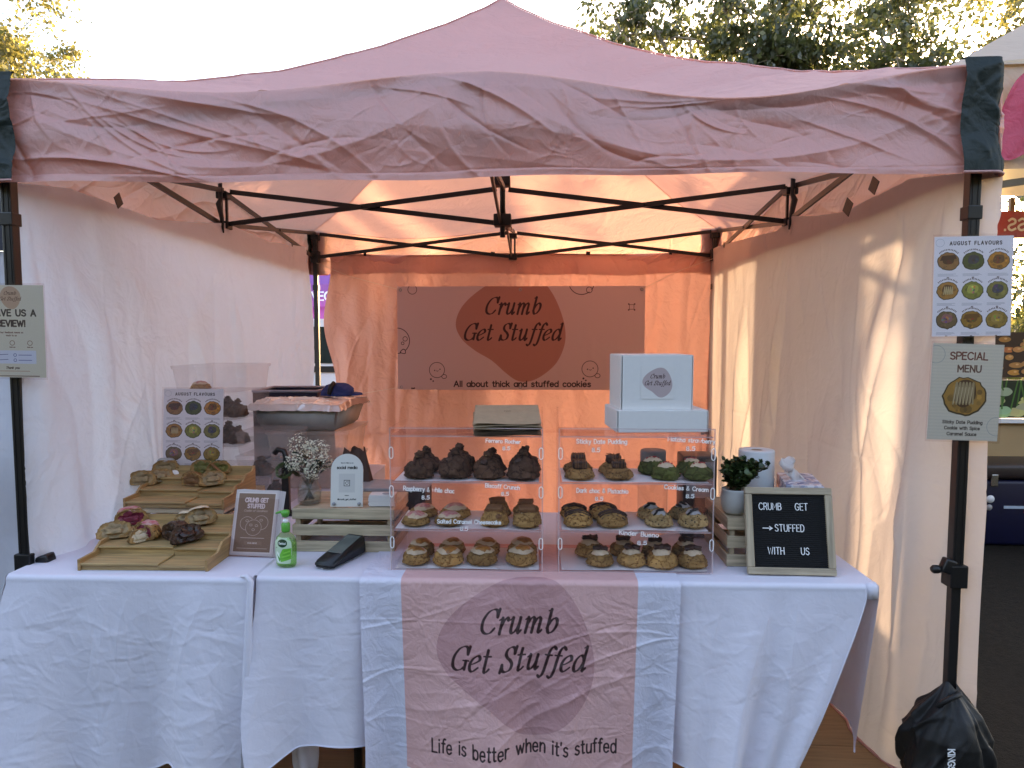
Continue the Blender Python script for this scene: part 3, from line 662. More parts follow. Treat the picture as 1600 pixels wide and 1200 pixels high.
# ============================================================ FABRIC WALLS
def wall_panel(name, label, side_, mat, top_pts, y0, y1, seed, ties):
    rs = random.Random(seed); nu, nv = 330, 230
    yy = np.linspace(y0, y1, nu); v = np.linspace(0, 1, nv); A, V_ = np.meshgrid(yy, v)
    top = np.interp(A, [p[0] for p in top_pts], [p[1] for p in top_pts]); Zw = top*(1-V_)+.022*V_; dn = top-Zw
    x = vnoise(A, Zw*.25, 2.3, seed)*.09+vnoise(A, Zw*.22, 6.5, seed+1)*.065
    x += (.016*np.sin(A*17+2*np.sin(Zw*1.4+seed)+2*np.sin(A*2.1))+.008*np.sin(A*37+1.5*np.sin(Zw*2.2)))*(.35+.65*np.sin(A*2.4+seed)**2)
    x = x*np.clip(dn*1.2, .1, 1)
    for ty in ties:                      # folds that fan out from the tie points
        r_ = np.hypot(A-ty, dn)+.02; th = np.arctan2(A-ty, dn)
        x += .030*np.cos(th*11+ty*3)*np.exp(-((th)/.8)**2)*np.clip(r_*1.5, 0, .8)*np.exp(-r_*.55)
    x += creases(A, Zw, 130, rs, .006, .25, .010, 1.2, 2.2)+creases(A, Zw, 24, rs, .014, .8, .02, 1.45, .7)
    x += .004*np.exp(-np.abs(Zw-1.02-.01*np.sin(A*3))/.005)          # packing crease
    base = 1.448+.085*np.exp(-np.clip(A-y0, 0, 9)/.045)*(1 if side_ > 0 else .3)-(.03*V_ if side_ < 0 else .10*V_**3*np.clip(1.2-A, 0, 1)*np.clip((A-.06)/.25, 0, 1))
    Pq = np.stack([side_*(base-np.abs(x)*.6-x*.4), A+.02*V_*vnoise(A, V_, 3, seed+4), Zw], -1)
    root = thing(name, label, 'fabric wall', (0, 0, 0))
    link('panel', grid_me(Pq), mat, root)
    hem = [tuple(Pq[-1, i]) for i in range(0, nu, 6)]; link('hem', tube_me(hem, .006, 6), M_canopy if side_ > 0 else mat, root)
    return root, Pq
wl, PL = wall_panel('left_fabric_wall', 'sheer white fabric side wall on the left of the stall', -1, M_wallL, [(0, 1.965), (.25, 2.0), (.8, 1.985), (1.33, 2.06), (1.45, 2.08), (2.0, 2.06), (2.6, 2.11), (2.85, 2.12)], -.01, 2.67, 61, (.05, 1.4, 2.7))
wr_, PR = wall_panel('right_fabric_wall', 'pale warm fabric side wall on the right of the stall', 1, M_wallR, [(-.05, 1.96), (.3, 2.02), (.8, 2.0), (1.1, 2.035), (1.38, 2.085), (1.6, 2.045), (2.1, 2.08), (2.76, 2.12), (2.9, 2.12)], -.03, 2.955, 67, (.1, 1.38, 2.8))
# velcro tabs along the top of the side walls
for root, pp, sd in ((wl, [(.42, 1.97, .045), (2.2, 2.06, .02)], -1), (wr_, [(.62, 1.96, .055), (.42, 2.0, .05), (2.35, 2.06, .03)], 1)):
    for y, z, s_ in pp:
        link('velcro_tab', box_me(.003, s_, s_, bev=.001), M_black, root, (sd*1.372, y, z), (rad(35), 0, rad(4)))
# back wall
rs = random.Random(71)
xx = np.linspace(-1.40, 1.472, 340); v = np.linspace(0, 1, 230); A, V_ = np.meshgrid(xx, v)
top = 2.105-.012*np.sin((A+1.4)*2.2)**2; Zw = top*(1-V_)+.022*V_
d = vnoise(A, Zw*.3, 3, 72)*.10+vnoise(A, Zw*.3, 8, 73)*.06+creases(A, Zw, 150, rs, .006, .22, .009)+creases(A, Zw, 30, rs, .013, .6, .018, 1.5, .8)
d += (.017*np.sin(A*21+2.2*np.sin(Zw*1.7)+3*np.sin(A*2.3))+.010*np.sin(A*43+1.5*np.sin(Zw*2.5)))*(.4+.6*np.sin(A*3+1)**2)
d += .03*np.exp(-np.abs(Zw-.75-.02*np.cos(A*1.6))/.012)                # slack fold line
edge = np.exp(-np.abs(A+1.39)/.05)*(.04*np.sin(Zw*7))
Xw = A+np.where(A < 0, edge, 0)+.06*V_*np.exp(-np.abs(A+1.4)/.3)
bw = thing('back_fabric_wall', 'coral pink back wall of the stall glowing with low sun', 'fabric wall')
link('panel', grid_me(np.stack([Xw, 2.972-np.abs(d)*.8*np.clip((2.1-Zw)*6, .1, 1), Zw], -1)), M_backwall, bw)
link('hem', tube_me([(x, 2.966, 2.10-.012*math.sin((x+1.4)*2.2)**2) for x in np.linspace(-1.4, 1.472, 40)], .005, 6), M_backwall, bw)
for x, s_ in ((-1.1, .02), (-.15, .03), (.55, .03), (1.15, .02)): link('velcro_tab', box_me(s_, .003, .025), M_black, bw, (x, 2.945, 2.085), (0, .1, 0))

# ============================================================ BANNER
im = Img(1424, 596, (212, 180, 178)); INK = (52, 16, 18)
ppu = 1424/386.; bx = lambda u: (u-622)*ppu; by = lambda v: (609-v)*596/162.
im.blob(BLOB, bx(800), by(511), 86*ppu, (182, 122, 108))
im.logo(bx(802), by(531), 27*ppu*.93, INK)
im.text(bx(818), by(604), 8.6*ppu, 'All about thick and stuffed cookies', (40, 12, 14), 2.1*ppu*.8, spacing=3.6, wmul=1.14)
def doodle(im, x, y, r_, ring=3, flip=1, col=(50, 24, 26)):
    im.disk(x, y, r_, col, ring=ring); im.disk(x-r_*.3, y-r_*.05, r_*.08, col); im.disk(x+r_*.4*flip, y+.1*r_, r_*.08, col); im.stroke([(x-r_*.08, y-r_*.1), (x+.05*r_, y-r_*.16), (x+r_*.2, y-r_*.08)], ring*.8, col)
    im.disk(x+flip*r_*.95, y-r_*.85, r_*.32, col, r_*.26, ring=ring); im.disk(x-flip*r_*.8, y-r_*1.2, r_*.12, col); im.disk(x-flip*r_*.5, y-r_*1.45, r_*.1, col)
doodle(im, bx(684), by(578), 12*ppu); doodle(im, bx(924), by(576), 12.5*ppu)
im.disk(bx(621), by(532), 20*ppu, (50, 24, 26), ring=4); im.blob([(-.8, -.2), (-.1, .6), (.5, .3), (.4, -.5)], bx(631), by(549), 7*ppu, (50, 24, 26)); im.blob([(-.8, -.2), (-.1, .6), (.5, .3), (.4, -.5)], bx(631), by(549), 5*ppu, (212, 180, 178)); im.disk(bx(634), by(529), 3.5*ppu, (50, 24, 26), ring=3); im.disk(bx(630), by(536), 2.2*ppu, (50, 24, 26), ring=3)
im.disk(bx(646), by(452), 7*ppu, (80, 45, 45), ring=3); im.disk(bx(910), by(440), 20*ppu, (50, 24, 26), ring=4); im.blob([(-.8, -.2), (-.1, .6), (.5, .3), (.4, -.5)], bx(922), by(453), 6*ppu, (212, 180, 178)); im.disk(bx(922), by(453), 4.5*ppu, (50, 24, 26), ring=3)
for a, b in ((983, 475), (992, 475), (983, 484), (992, 484)): im.disk(bx(a), by(b), 1.2*ppu, (80, 40, 40))
im.stroke([(bx(984), by(476)), (bx(991), by(476)), (bx(991), by(483)), (bx(984), by(483)), (bx(984), by(476))], 2.5, (80, 40, 40)); im.text(bx(646), by(608), 2.5*ppu, 'met', (70, 35, 35), 3)
I_banner = im.done('banner_print')
M_banner = fabric('banner_vinyl', (.5, .3, .3), .07, wr=.12, wscale=3, gloss=.05, image=I_banner)
bn = thing('hanging_banner', 'wide dusty pink banner reading Crumb Get Stuffed hung before the back wall', 'banner', (.058, 2.80, 1.103))
A, B = np.meshgrid(np.linspace(-.89, .89, 90), np.linspace(0, .745, 40))
wv = .012*np.sin(A*3.5+.4)*(1-B/.9)+creases(A, B, 8, random.Random(5), .004, .5, .03, 1.5, .6)
link('vinyl_sheet', grid_me(np.stack([A, wv, B], -1), np.stack([(A+.89)/1.78, B/.745], -1)), M_banner, bn)
for x in (-.865, .0, .865):
    for z in (.72, .018): link('eyelet', tube_me([(x+.009*math.cos(a), -.004, z+.009*math.sin(a)) for a in np.linspace(0, 2*math.pi, 12, endpoint=False)], .003, 5, closed=True), M_grey, bn)
M_string = pmat('twine', (.62, .45, .36), .8)
for nm, pts in (('left', [(-1.45, 2.9, 2.03), (-1.2, 2.86, 1.93), (-.807, 2.795, 1.823)]), ('right', [(1.45, 2.9, 2.05), (1.2, 2.86, 1.96), (.923, 2.795, 1.823)]), ('low', [(-1.45, 2.9, .98), (-1.1, 2.86, 1.07), (-.807, 2.795, 1.121)])):
    tag(link('twine', tube_me(pts, .0022, 5), M_string), {'left': 'thin twine from the upper left banner corner to the back left pole', 'right': 'thin twine from the upper right banner corner to the back right pole', 'low': 'thin slack twine running left from the lower left banner corner'}[nm], 'twine', 'twines holding the banner')

# ============================================================ NEIGHBOURING STALLS AND BACKGROUND
M_cream = fabric('cream_canopy', (.50, .38, .30), .3, tcol=(.8, .6, .3), wr=.4, wscale=4)
M_tan = pmat('tan_frame', (.16, .11, .06), .5); M_red = fabric('red_banner_cloth', (.42, .045, .03), .25, wr=.3)
M_pinkprint = fabric('magenta_print', (.62, .03, .085), .15, wr=.4)
M_navy = pmat('navy_plastic', (.003, .004, .028), .4, amt=.15); M_dkbrown = pmat('dark_lid', (.035, .022, .02), .4)
M_board = pmat('tan_board', (.46, .30, .15), .7, amt=.1, scale=3)
ng = thing('neighbour_gazebo', 'cream gazebo with magenta swirl and tan frame to the right of the cookie stall', 'gazebo', (2.28, 1.45, 0))
pz = P(1566, 180, Y=1.42)
A, B = np.meshgrid(np.linspace(0, 3.0, 80), np.linspace(0, 1, 30))
link('valance', grid_me(np.stack([A-.08, -.05+creases(A, B*.4, 40, random.Random(3), .012, .3, .02), 2.31+.5*B+.06*np.sin(A*1.2)*B], -1)), M_cream, ng)
sw = cr_spline([(-.07, 2.55), (.0, 2.72), (.12, 2.78), (.26, 2.72), (.22, 2.62), (.12, 2.58), (.20, 2.52), (.24, 2.44), (.10, 2.40), (-.02, 2.33), (-.07, 2.36), (-.075, 2.45), (-.07, 2.55)], 8)
link('swirl_print', me_from([(x*1.25+.19, -.14-.004*math.sin(z*20), z) for x, z in sw[:-1]], [tuple(range(len(sw)-1))]), M_pinkprint, ng)
link('swirl_highlight', tube_me([(.24, -.150, 2.40), (.27, -.152, 2.47), (.235, -.152, 2.55), (.26, -.152, 2.64), (.31, -.150, 2.69)], .012, 6, radii=[.006, .016, .012, .018, .006]), pmat('pale_pink_print', (.75, .35, .42), .6), ng)
link('canopy_roof', me_from([(-.1, -.07, 2.80), (3, -.07, 2.84), (3, 3, 2.8), (-.1, 3, 2.75), (1.45, 1.45, 3.75)], [(0, 1, 4), (1, 2, 4), (2, 3, 4), (3, 0, 4)]), M_cream, ng)
for x, y in ((0.0, 0), (2.22, 0), (0, 2.9), (2.22, 2.9)):
    box('leg', x-.02, x+.02, y-.02, y+.02, .02, 2.75, M_tan, ng, .002)
for a, b in (((-.1, 0, 2.40), (1.45, 0, 2.22)), ((-.1, 0, 2.20), (1.45, 0, 2.42)), ((0, 0, 2.35), (0, 1.45, 2.18)), ((-.05, 2.9, 2.72), (1.1, 2.9, 2.60)), ((1.1, 2.9, 2.3), (2.22, 2.9, 2.45)), ((1.1, 2.9, 2.5), (2.22, 2.9, 2.3))):
    link('truss_bar', bar_me(a, b, .02, .035), M_tan, ng)
rb = thing('red_banner', 'red banner with pale mirrored letters hung at the back of the right stall', 'banner', (0, 0, 0))
q0, q1 = P(1552, 330, Y=4.2), P(1640, 372, Y=4.2)
link('cloth', box_me(q1.x-q0.x+1, .01, q0.z-q1.z, ((q0.x+q1.x+1)/2, 4.2, q1.z)), M_red, rb)
st, W_ = layout('SS.', .10, spacing=4); link('lettering', ribbon_me([[(W_-x, z) for x, z in q] for q in st], .02), pmat('pale_letters', (.75, .6, .45), .7), rb, (q0.x+.10, 4.19, q1.z+.07))
# produce picture boards, counter and cool box
def prod_img(kind):
    im = Img(360, 300, (60, 30, 15) if kind else (20, 35, 12)); r_ = random.Random(kind+5)
    for _ in range(26 if kind else 16):
        x, y = r_.uniform(0, 360), r_.uniform(0, 300)
        if kind: im.disk(x, y, r_.uniform(25, 50), (40, 20, 8), 22); im.disk(x+3, y+4, r_.uniform(22, 44), (r_.randint(180, 215), r_.randint(120, 150), r_.randint(60, 85)), 19); im.disk(x+8, y+9, 9, (235, 180, 120), 6)
        else: im.blob([(-1, -.2), (-.4, .5), (.5, .7), (1, .1), (.4, -.5)], x, y*.7, 55, (r_.randint(150, 200), r_.randint(170, 205), r_.randint(120, 150))); im.stroke([(x, y*.7+20), (x+r_.uniform(-40, 40), 300)], 9, (60, 110, 40))
    return im.done('produce_picture')
cb = thing('produce_counter', 'tan market counter with ginger and fennel picture boards behind the cool box', 'counter', (0, 0, 0))
box('counter_board', 3.05, 5.4, 3.10, 3.14, 0.0, .845, M_board, cb); box('counter_top', 3.0, 5.45, 3.05, 3.7, .845, .875, M_white, cb)
for k, (za, zb) in enumerate(((1.185, 1.52), (.88, 1.165))):
    im_ = imgmat('produce_print', prod_img(1-k), .5)
    for j in range(3):
        x0 = 3.1+j*.47; card('picture_board', .455, zb-za, im_, M_white, cb, (x0+.23, 3.08, za), th=.01)
ck = thing('cool_box', 'navy blue cool box with metal latch and stickers beyond the right pole', 'cool box', (3.75, 3.0, 0))
link('body', box_me(.98, .45, .47, (0, 0, .0), .025), M_navy, ck); link('lid', box_me(1.0, .47, .11, (0, 0, .478), .03), M_dkbrown, ck)
qa = P(1553, 755, Y=2.77)
link('latch', box_me(.045, .012, .085, (qa.x-3.75, -.235, .43), .004), pmat('chrome', (.6, .6, .6), .25, 1), ck)
for (u, v_, r_, mt) in ((1548, 780, .028, M_white), (1546, 793, .022, M_grey), (1521, 800, .03, pmat('pink_sticker', (.4, .2, .2), .5))):
    q = P(u, v_, Y=2.77); link('sticker', lathe_me([(0, 0), (r_, 0), (r_, .002), (0, .002)], 20), mt, ck, (q.x-3.75, -.226, q.z), (math.pi/2, 0, 0))
q = P(1588, 795, Y=2.77); link('sticker', box_me(.17, .003, .02, (q.x-3.75, -.228, q.z)), pmat('pale_blue_sticker', (.4, .5, .6), .5), ck); link('sticker', box_me(.07, .004, .09, (q.x-3.75+.09, -.228, q.z-.03)), M_red, ck)
# unseen curtains added to block sun, with a slit for the wall's sun patch
bc = thing('added_sun_blocker', 'added unseen back curtains with a slit that shape sunlight on our side wall', 'sun_blocker')
def drape(name, x0, x1, z0, z1, y, par, mat):
    A, B = np.meshgrid(np.linspace(x0, x1, 60), np.linspace(z0, z1, 24)); link(name, grid_me(np.stack([A, y+.02*np.sin(A*18)+.01*np.sin(A*41+B), B], -1)), mat, par)
M_blocker = pmat('canvas', (.30, .24, .17), .9)
drape('sun_blocker', 2.62, 3.24, .0, 2.78, 4.45, bc, M_blocker); drape('sun_blocker', 3.37, 4.30, .0, 2.78, 4.45, bc, M_blocker); drape('sun_blocker', 3.24, 3.37, .0, 1.42, 4.46, bc, M_blocker)
# left neighbour: white side cloth and dark valance
M_bluecloth = fabric('neighbour_white_cloth', (.50, .53, .60), .1, wr=.6, wscale=3)
nl = thing('neighbour_stall_cloth', 'bluish white cloth wall of the stall to the left, seen past the left pole', 'stall cloth')
A, B = np.meshgrid(np.linspace(-3.6, -1.56, 60), np.linspace(.02, 1.80, 50)); link('panel', grid_me(np.stack([A, .38+vnoise(A, B, 3, 5)*.1+creases(A, B, 20, random.Random(8), .01, .4, .02), B], -1)), M_bluecloth, nl)
A, B = np.meshgrid(np.linspace(-3.6, -1.585, 30), np.linspace(1.80, 2.1, 8)); link('valance', grid_me(np.stack([A, .36+B*0, B], -1)), pmat('navy_valance', (.01, .012, .03), .6), nl)
for x_ in (-3.6, -1.62): link('leg', bar_me((x_, .42, 0), (x_, .42, 2.05), .03, .03, Vector((0, 1, 0))), M_steel, nl)
# purple marquee and white van behind the left rear corner
M_purple = fabric('purple_canopy', (.30, .075, .36), .3, tcol=(.5, .1, .6), wr=.3)
pm = thing('purple_gazebo', 'purple gazebo seen through the gap beside the back left pole', 'gazebo', (-3.6, 10.5, 0))
link('canopy_roof', me_from([(-1.5, -1.5, 2.35), (1.5, -1.5, 2.35), (1.5, 1.5, 2.35), (-1.5, 1.5, 2.35), (0, 0, 3.05)], [(0, 1, 4), (1, 2, 4), (2, 3, 4), (3, 0, 4)]), M_purple, pm)
link('valance', me_from([(-1.5, -1.51, 1.98), (1.5, -1.51, 1.98), (1.5, -1.51, 2.36), (-1.5, -1.51, 2.36)], [(0, 1, 2, 3)]), M_purple, pm)
link('panel', me_from([(-1.5, -1.4, .02), (1.5, -1.4, .02), (1.5, -1.4, 2.0), (-1.5, -1.4, 2.0)], [(0, 1, 2, 3)]), M_purple, pm)
st, W_ = layout('VEGAN', .13); link('lettering', ribbon_me(st, .03), M_marker, pm, (-W_/2+.35, -1.53, 2.09))
for x in (-1.48, 1.48): link('leg', bar_me((x, -1.5, 0), (x, -1.5, 2.3), .04, .04, Vector((0, 1, 0))), M_steel, pm)
van = thing('white_van', 'white van with black side window seen in the gap beside the back left pole', 'van', (-2.9, 7.6, 0))
M_vanp = pmat('van_paint', (.72, .73, .74), .3, amt=.03); M_vglass = pmat('van_glass', (.02, .03, .03), .1)
prof = [(-2.2, .35), (2.3, .35), (2.45, .9), (2.2, 1.0), (1.45, 1.15), (.75, 1.72), (-2.15, 1.74), (-2.25, 1.2)]
link('body', prism_me(prof, -.85, .85), M_vanp, van)
link('side_window', prism_me([(.95, 1.14), (1.3, 1.14), (.72, 1.62), (.1, 1.62), (.1, 1.14)], -.862, -.85), M_vglass, van); link('side_window', prism_me([(-1.5, 1.14), (.0, 1.14), (.0, 1.62), (-1.5, 1.62)], -.862, -.85), M_vglass, van)
link('trim', box_me(4.3, .02, .08, (0, -.86, 1.02)), M_black, van)
for x in (-1.4, 1.45):
    wh = link('wheel', tube_me([(x, -.9, .34), (x, -.68, .34)], .34, 24), M_black, van); link('rim', tube_me([(x, -.91, .34), (x, -.89, .34)], .2, 20), M_grey, wh)

# ============================================================ TABLES AND CLOTHS
TZ = .755
def trestle(label, x0, x1, y0, y1):
    t_ = thing('folding_table', label, 'table', ((x0+x1)/2, (y0+y1)/2, 0)); hx, hy = (x1-x0)/2-.01, (y1-y0)/2-.01
    link('tabletop', box_me(2*hx, 2*hy, .035, (0, 0, TZ-.045), .004), pmat('table_resin', (.5, .5, .5), .6) if 'table_resin' not in MATS else MATS['table_resin'], t_)
    for sx in (-1, 1):
        for sy in (-1, 1):
            f = .72; pts = [(sx*hx*f, sy*hy*f, TZ-.045), (sx*hx*f, sy*hy*f, .02)] if hx > hy else [(sx*hx*.8, sy*hy*f, TZ-.045), (sx*hx*.8, sy*hy*f, .02)]
            link('leg', tube_me(pts, .014, 10), M_black, t_)
    return t_
trestle('right folding table under white cloth carrying the cookie display cases', -.67, 1.18, -.085, .69)
trestle('left folding table set end-on under white cloth with the bamboo trays', -1.44, -.68, -.10, 1.72)
def skirt(pts_top, hem_fn, out_fn, rs_seed, nrm, ncr=150, nv=120, flare=0., amp=.0024):
    """cloth hanging from a line of points; nrm = outward direction"""
    rs = random.Random(rs_seed); T_ = np.array(pts_top); nu = len(T_); s = np.concatenate([[0], np.cumsum(np.linalg.norm(np.diff(T_, axis=0), axis=1))])
    v = np.linspace(0, 1, nv); A, V_ = np.meshgrid(s, v); hem = hem_fn(A); D = V_*(T_[:, 2][None, :]-hem)
    rr = .014                                        # rounded table edge
    ang = np.clip(D/rr, 0, math.pi/2); o = rr*np.sin(ang); down = np.where(D < rr*math.pi/2, rr*(1-np.cos(ang)), D-rr*math.pi/2+rr)
    L_ = np.clip(D-.03, 0, None)
    rel = creases(A, D, ncr, rs, amp, .07, .005, .15, 2.0)+creases(A, D, ncr//2, rs, amp*.7, .15, .007, 0, .9)+creases(A, D, ncr//6, rs, amp*1.6, .35, .018, 1.5, .7)
    rel = rel*.42+vnoise(A, D*.45, 11, rs_seed)*.009+vnoise(A, D, 33, rs_seed+2)*.0012
    o = o+out_fn(A, L_)+rel*np.clip(L_*12, 0, 1)
    Pq = np.empty((nv, nu, 3)); Pq[..., 0] = T_[:, 0]+nrm[0]*o; Pq[..., 1] = T_[:, 1]+nrm[1]*o; Pq[..., 2] = T_[:, 2]-down
    return Pq, A, D
def lin(a, b, n): return [tuple(np.array(a)+(np.array(b)-np.array(a))*i/(n-1)) for i in range(n)]
def hemtube(Pq, par, mat, r_=.0028):
    link('hem', tube_me([tuple(p) for p in Pq[-1, ::3]], r_, 5), mat, par)
CZ = TZ+.001
def top_me(x0, x1, y0, y1, seed, z=CZ, amp=.0012):
    A, B = np.meshgrid(np.linspace(x0, x1, int((x1-x0)*110)), np.linspace(y0, y1, int((y1-y0)*110))); rs = random.Random(seed)
    h = np.abs(creases(A, B, 30, rs, amp, .2, .006))+np.clip(vnoise(A, B, 5, seed), 0, 1)*.002
    return grid_me(np.stack([A, B, z+h*np.clip(np.minimum(B-y0, y1-B)*30, 0, 1)], -1))
# right cloth
cr_ = thing('tablecloth', 'creased white cotton cloth over the long right table', 'tablecloth', group='white tablecloths')
X0, X1, Y0, Y1 = -.672, 1.182, -.087, .692
link('top', top_me(X0, X1, Y0, Y1, 3), M_cloth, cr_)
n = 520
def hemR(A):
    x = X0+A; z = .196+.006*np.sin(x*5)+.003*np.sin(x*17)
    z = z+.055*np.exp(-((x+.43)/.16)**2)-.05*np.clip((-.55-x)/.12, 0, 1)*1.0
    return z
def outR(A, L):
    x = X0+A
    f = .045*np.sin(x*7.5+1)+.032*np.sin(x*16+2)+.020*np.sin(x*29+x*x*4)+.03*np.exp(-((x-.84)/.05)**2)+.05*np.exp(-((x-X0)/.07)**2)
    return (f*1.3+.085)*L
Pq, A, D = skirt(lin((X0, Y0, CZ), (X1, Y0, CZ), n), hemR, outR, 81, (0, -1), 420, 170)
# the right corner hangs loose: its edge runs in and down, gathered back under the table top
x = Pq[..., 0]; dd = np.clip((CZ-.04-Pq[..., 2])/.5, 0, 1); edge = X1-.03-.21*dd**1.15; w_ = np.clip((x-(X1-.55))/.55, 0, 1)
Pq[..., 0] = np.where(w_ > 0, (X1-.55)+(x-(X1-.55))*((edge-(X1-.55))/.55), x)
Pq[..., 0] += -.0*dd; 
xl = np.clip((X0+.10-x)/.10, 0, 1); Pq[..., 0] -= xl*.05*dd*np.sin(dd*3)*.8
link('front_drop', grid_me(Pq), M_cloth, cr_); hemtube(Pq, cr_, M_cloth)
link('side_edge', tube_me([tuple(p) for p in Pq[6::4, -1]], .0022, 5), M_cloth, cr_)
Pq, A, D = skirt(lin((X1, Y0-.0, CZ), (X1, Y1, CZ), 160), lambda A: .215+.03*np.sin(A*9), lambda A, L: (.03*np.sin(A*16)+.0)*L, 82, (1, 0), 80, 90)
dd = np.clip((CZ-.05-Pq[..., 2])/.5, 0, 1); a = np.clip(1-A/.25, 0, 1); Pq[..., 1] += a*.02*dd; Pq[..., 0] -= a*.05*dd
link('side_drop', grid_me(Pq), M_cloth, cr_); hemtube(Pq, cr_, M_cloth)
Pq, A, D = skirt(lin((X0, Y0, CZ), (X0, Y1, CZ), 120), lambda A: .3+.03*np.sin(A*9), lambda A, L: -.012+0*L, 83, (1, 0), 40, 60)
Pq[..., 0] = np.where(Pq[..., 2] < CZ-.002, X0+.006+.004*np.sin(A*30), Pq[..., 0]); link('side_drop', grid_me(Pq), M_cloth, cr_)
link('corner_lip', lathe_me([(0, 0), (.02, -.001), (.026, -.008), (.027, -.02), (.026, -.045)], 20), M_cloth, cr_, (X1-.012, Y0+.012, CZ+.0005))
# left cloth
cl_ = thing('tablecloth', 'crumpled white cloth over the end-on left table with bamboo trays', 'tablecloth', group='white tablecloths')
x0, x1, y0, y1 = -1.445, -.682, -.102, 1.72
link('top', top_me(x0, x1, y0, y1, 5), M_cloth, cl_)
Pq, A, D = skirt(lin((x0, y0, CZ), (x1, y0, CZ), 300), lambda A: .142+.004*np.sin(A*14)+.040*np.exp(-((A-.52)/.05)**2)-.03*np.exp(-((A-.62)/.06)**2),
                 lambda A, L: (.08+.055*np.sin(A*11+.6)+.040*np.sin(A*24)+.06*np.exp(-(A/.05)**2))*L, 84, (0, -1), 260, 150, amp=.0034)
x = Pq[..., 0]; dd = np.clip((CZ-.03-Pq[..., 2])/.6, 0, 1)
Pq[..., 0] -= np.clip((x0+.12-x)/.12, 0, 1)*.10*dd**.8; Pq[..., 0] -= np.clip((x-(x1-.1))/.1, 0, 1)*(.012*dd)
link('front_drop', grid_me(Pq), M_cloth, cl_); hemtube(Pq, cl_, M_cloth)
Pq2, A, D = skirt(lin((x0, y0, CZ), (x0, y1, CZ), 200), lambda A: .17+.02*np.sin(A*9), lambda A, L: (.02*np.sin(A*14)+.02)*L, 85, (-1, 0), 90, 90)
dd = np.clip((CZ-.03-Pq2[..., 2])/.6, 0, 1); Pq2[..., 0] -= .10*dd**.8*np.exp(-A/.10); Pq2[..., 1] -= .03*dd*np.exp(-A/.1)
link('side_drop', grid_me(Pq2), M_cloth, cl_)
Pq3, A, D = skirt(lin((x1, y0, CZ), (x1, y1, CZ), 160), lambda A: .16+.02*np.sin(A*9), lambda A, L: -.012+0*L, 86, (1, 0), 60, 60)
Pq3[..., 0] = np.where(Pq3[..., 2] < CZ-.002, x1-.004+.004*np.sin(A*30), Pq3[..., 0]); link('side_drop', grid_me(Pq3), M_cloth, cl_)
# bunched corner fold between the two tables
fold = cr_spline([(x1-.035, y0-.005, CZ+.004), (x1-.015, y0-.012, CZ+.007), (x1-.002, y0-.012, CZ-.002), (x1-.004, y0-.02, CZ-.05), (x1-.010, y0-.035, CZ-.3), (x1-.012, y0-.045, CZ-.58)])
fold3 = []
P3 = [(x1-.035, y0-.005, CZ+.004), (x1-.012, y0-.014, CZ+.007), (x1-.0, y0-.014, CZ-.01), (x1-.002, y0-.022, CZ-.07), (x1-.008, y0-.04, CZ-.3), (x1-.012, y0-.05, CZ-.58)]
link('corner_fold', tube_me(P3, .008, 7, radii=[.004, .008, .010, .010, .014, .018]), M_cloth, cl_)

# runner printed with the stall's mark
im = Img(1000, 1180, (222, 220, 234))
RX0, RX1 = -.352, .608; RW = RX1-RX0; sc_px = 1000/RW; RTOP = .33                       # metres of runner lying on the table
LEN = 1180/sc_px                                                                        # whole runner length
fx = lambda u: (u-577)*1000/473.; fy = lambda v: (1180-(RTOP*sc_px))-(v-900)*1000/473.*1.0
im.rect(fx(639), fy(1190), fx(988), 1180, (228, 176, 172))
im.blob(BLOB, fx(809), fy(1012), 118*1000/473., (202, 148, 148))
im.logo(fx(812), fy(1034), 33*1000/473., (48, 14, 18))
im.text(fx(822), fy(1153), 19*1000/473., "Life is better when it's stuffed", (40, 16, 18), 5.0, spacing=2.7, wob=.9, seed=3, wmul=.72)
I_run = im.done('runner_print')
M_run = fabric('runner_fabric', (.7, .7, .7), .14, wr=.4, wscale=8, gloss=.07, image=I_run)
rn = thing('printed_runner', 'sheer runner with pink panel reading Crumb Get Stuffed hanging down the table front', 'table runner')
nu, nv = 300, 430; a = np.linspace(0, RW, nu); b = np.linspace(0, LEN, nv); A, B = np.meshgrid(a, b); rs = random.Random(91)
D = np.clip(B-RTOP, 0, None); rr = .018; ang = np.clip(D/rr, 0, math.pi/2); o = rr*np.sin(ang); down = np.where(D < rr*math.pi/2, rr*(1-np.cos(ang)), D-rr*math.pi/2+rr); L_ = np.clip(D-.03, 0, None)
xw = RX0+A
f = .045*np.sin(xw*7.5+1)+.032*np.sin(xw*16+2)+.020*np.sin(xw*29+xw*xw*4)
rel = creases(A, D, 150, rs, .0028, .10, .005, .2, 2.4)+creases(A, D, 18, rs, .006, .5, .012, -.35, .7)+.002*sum(np.exp(-np.abs(D-q)/.004) for q in (.135, .29, .44, .57))+vnoise(A, D, 14, 7)*.004
o = o+.006+(f*1.3+.085+.012+.02*np.exp(-((A-.47)/.06)**2))*L_+np.abs(rel)*.8*np.clip(L_*12, 0, 1)
xx_ = xw+(-.02*(A/RW-.5)*2)*np.clip(L_/.5, 0, 1)
Z_ = CZ+.0045-down
Yt = np.where(B < RTOP, (Y0-.003)+(RTOP-B), Y0-.003-o)
link('printed_cloth', grid_me(np.stack([xx_, Yt, Z_], -1), np.stack([A/RW, 1-B/LEN], -1)), M_run, rn)

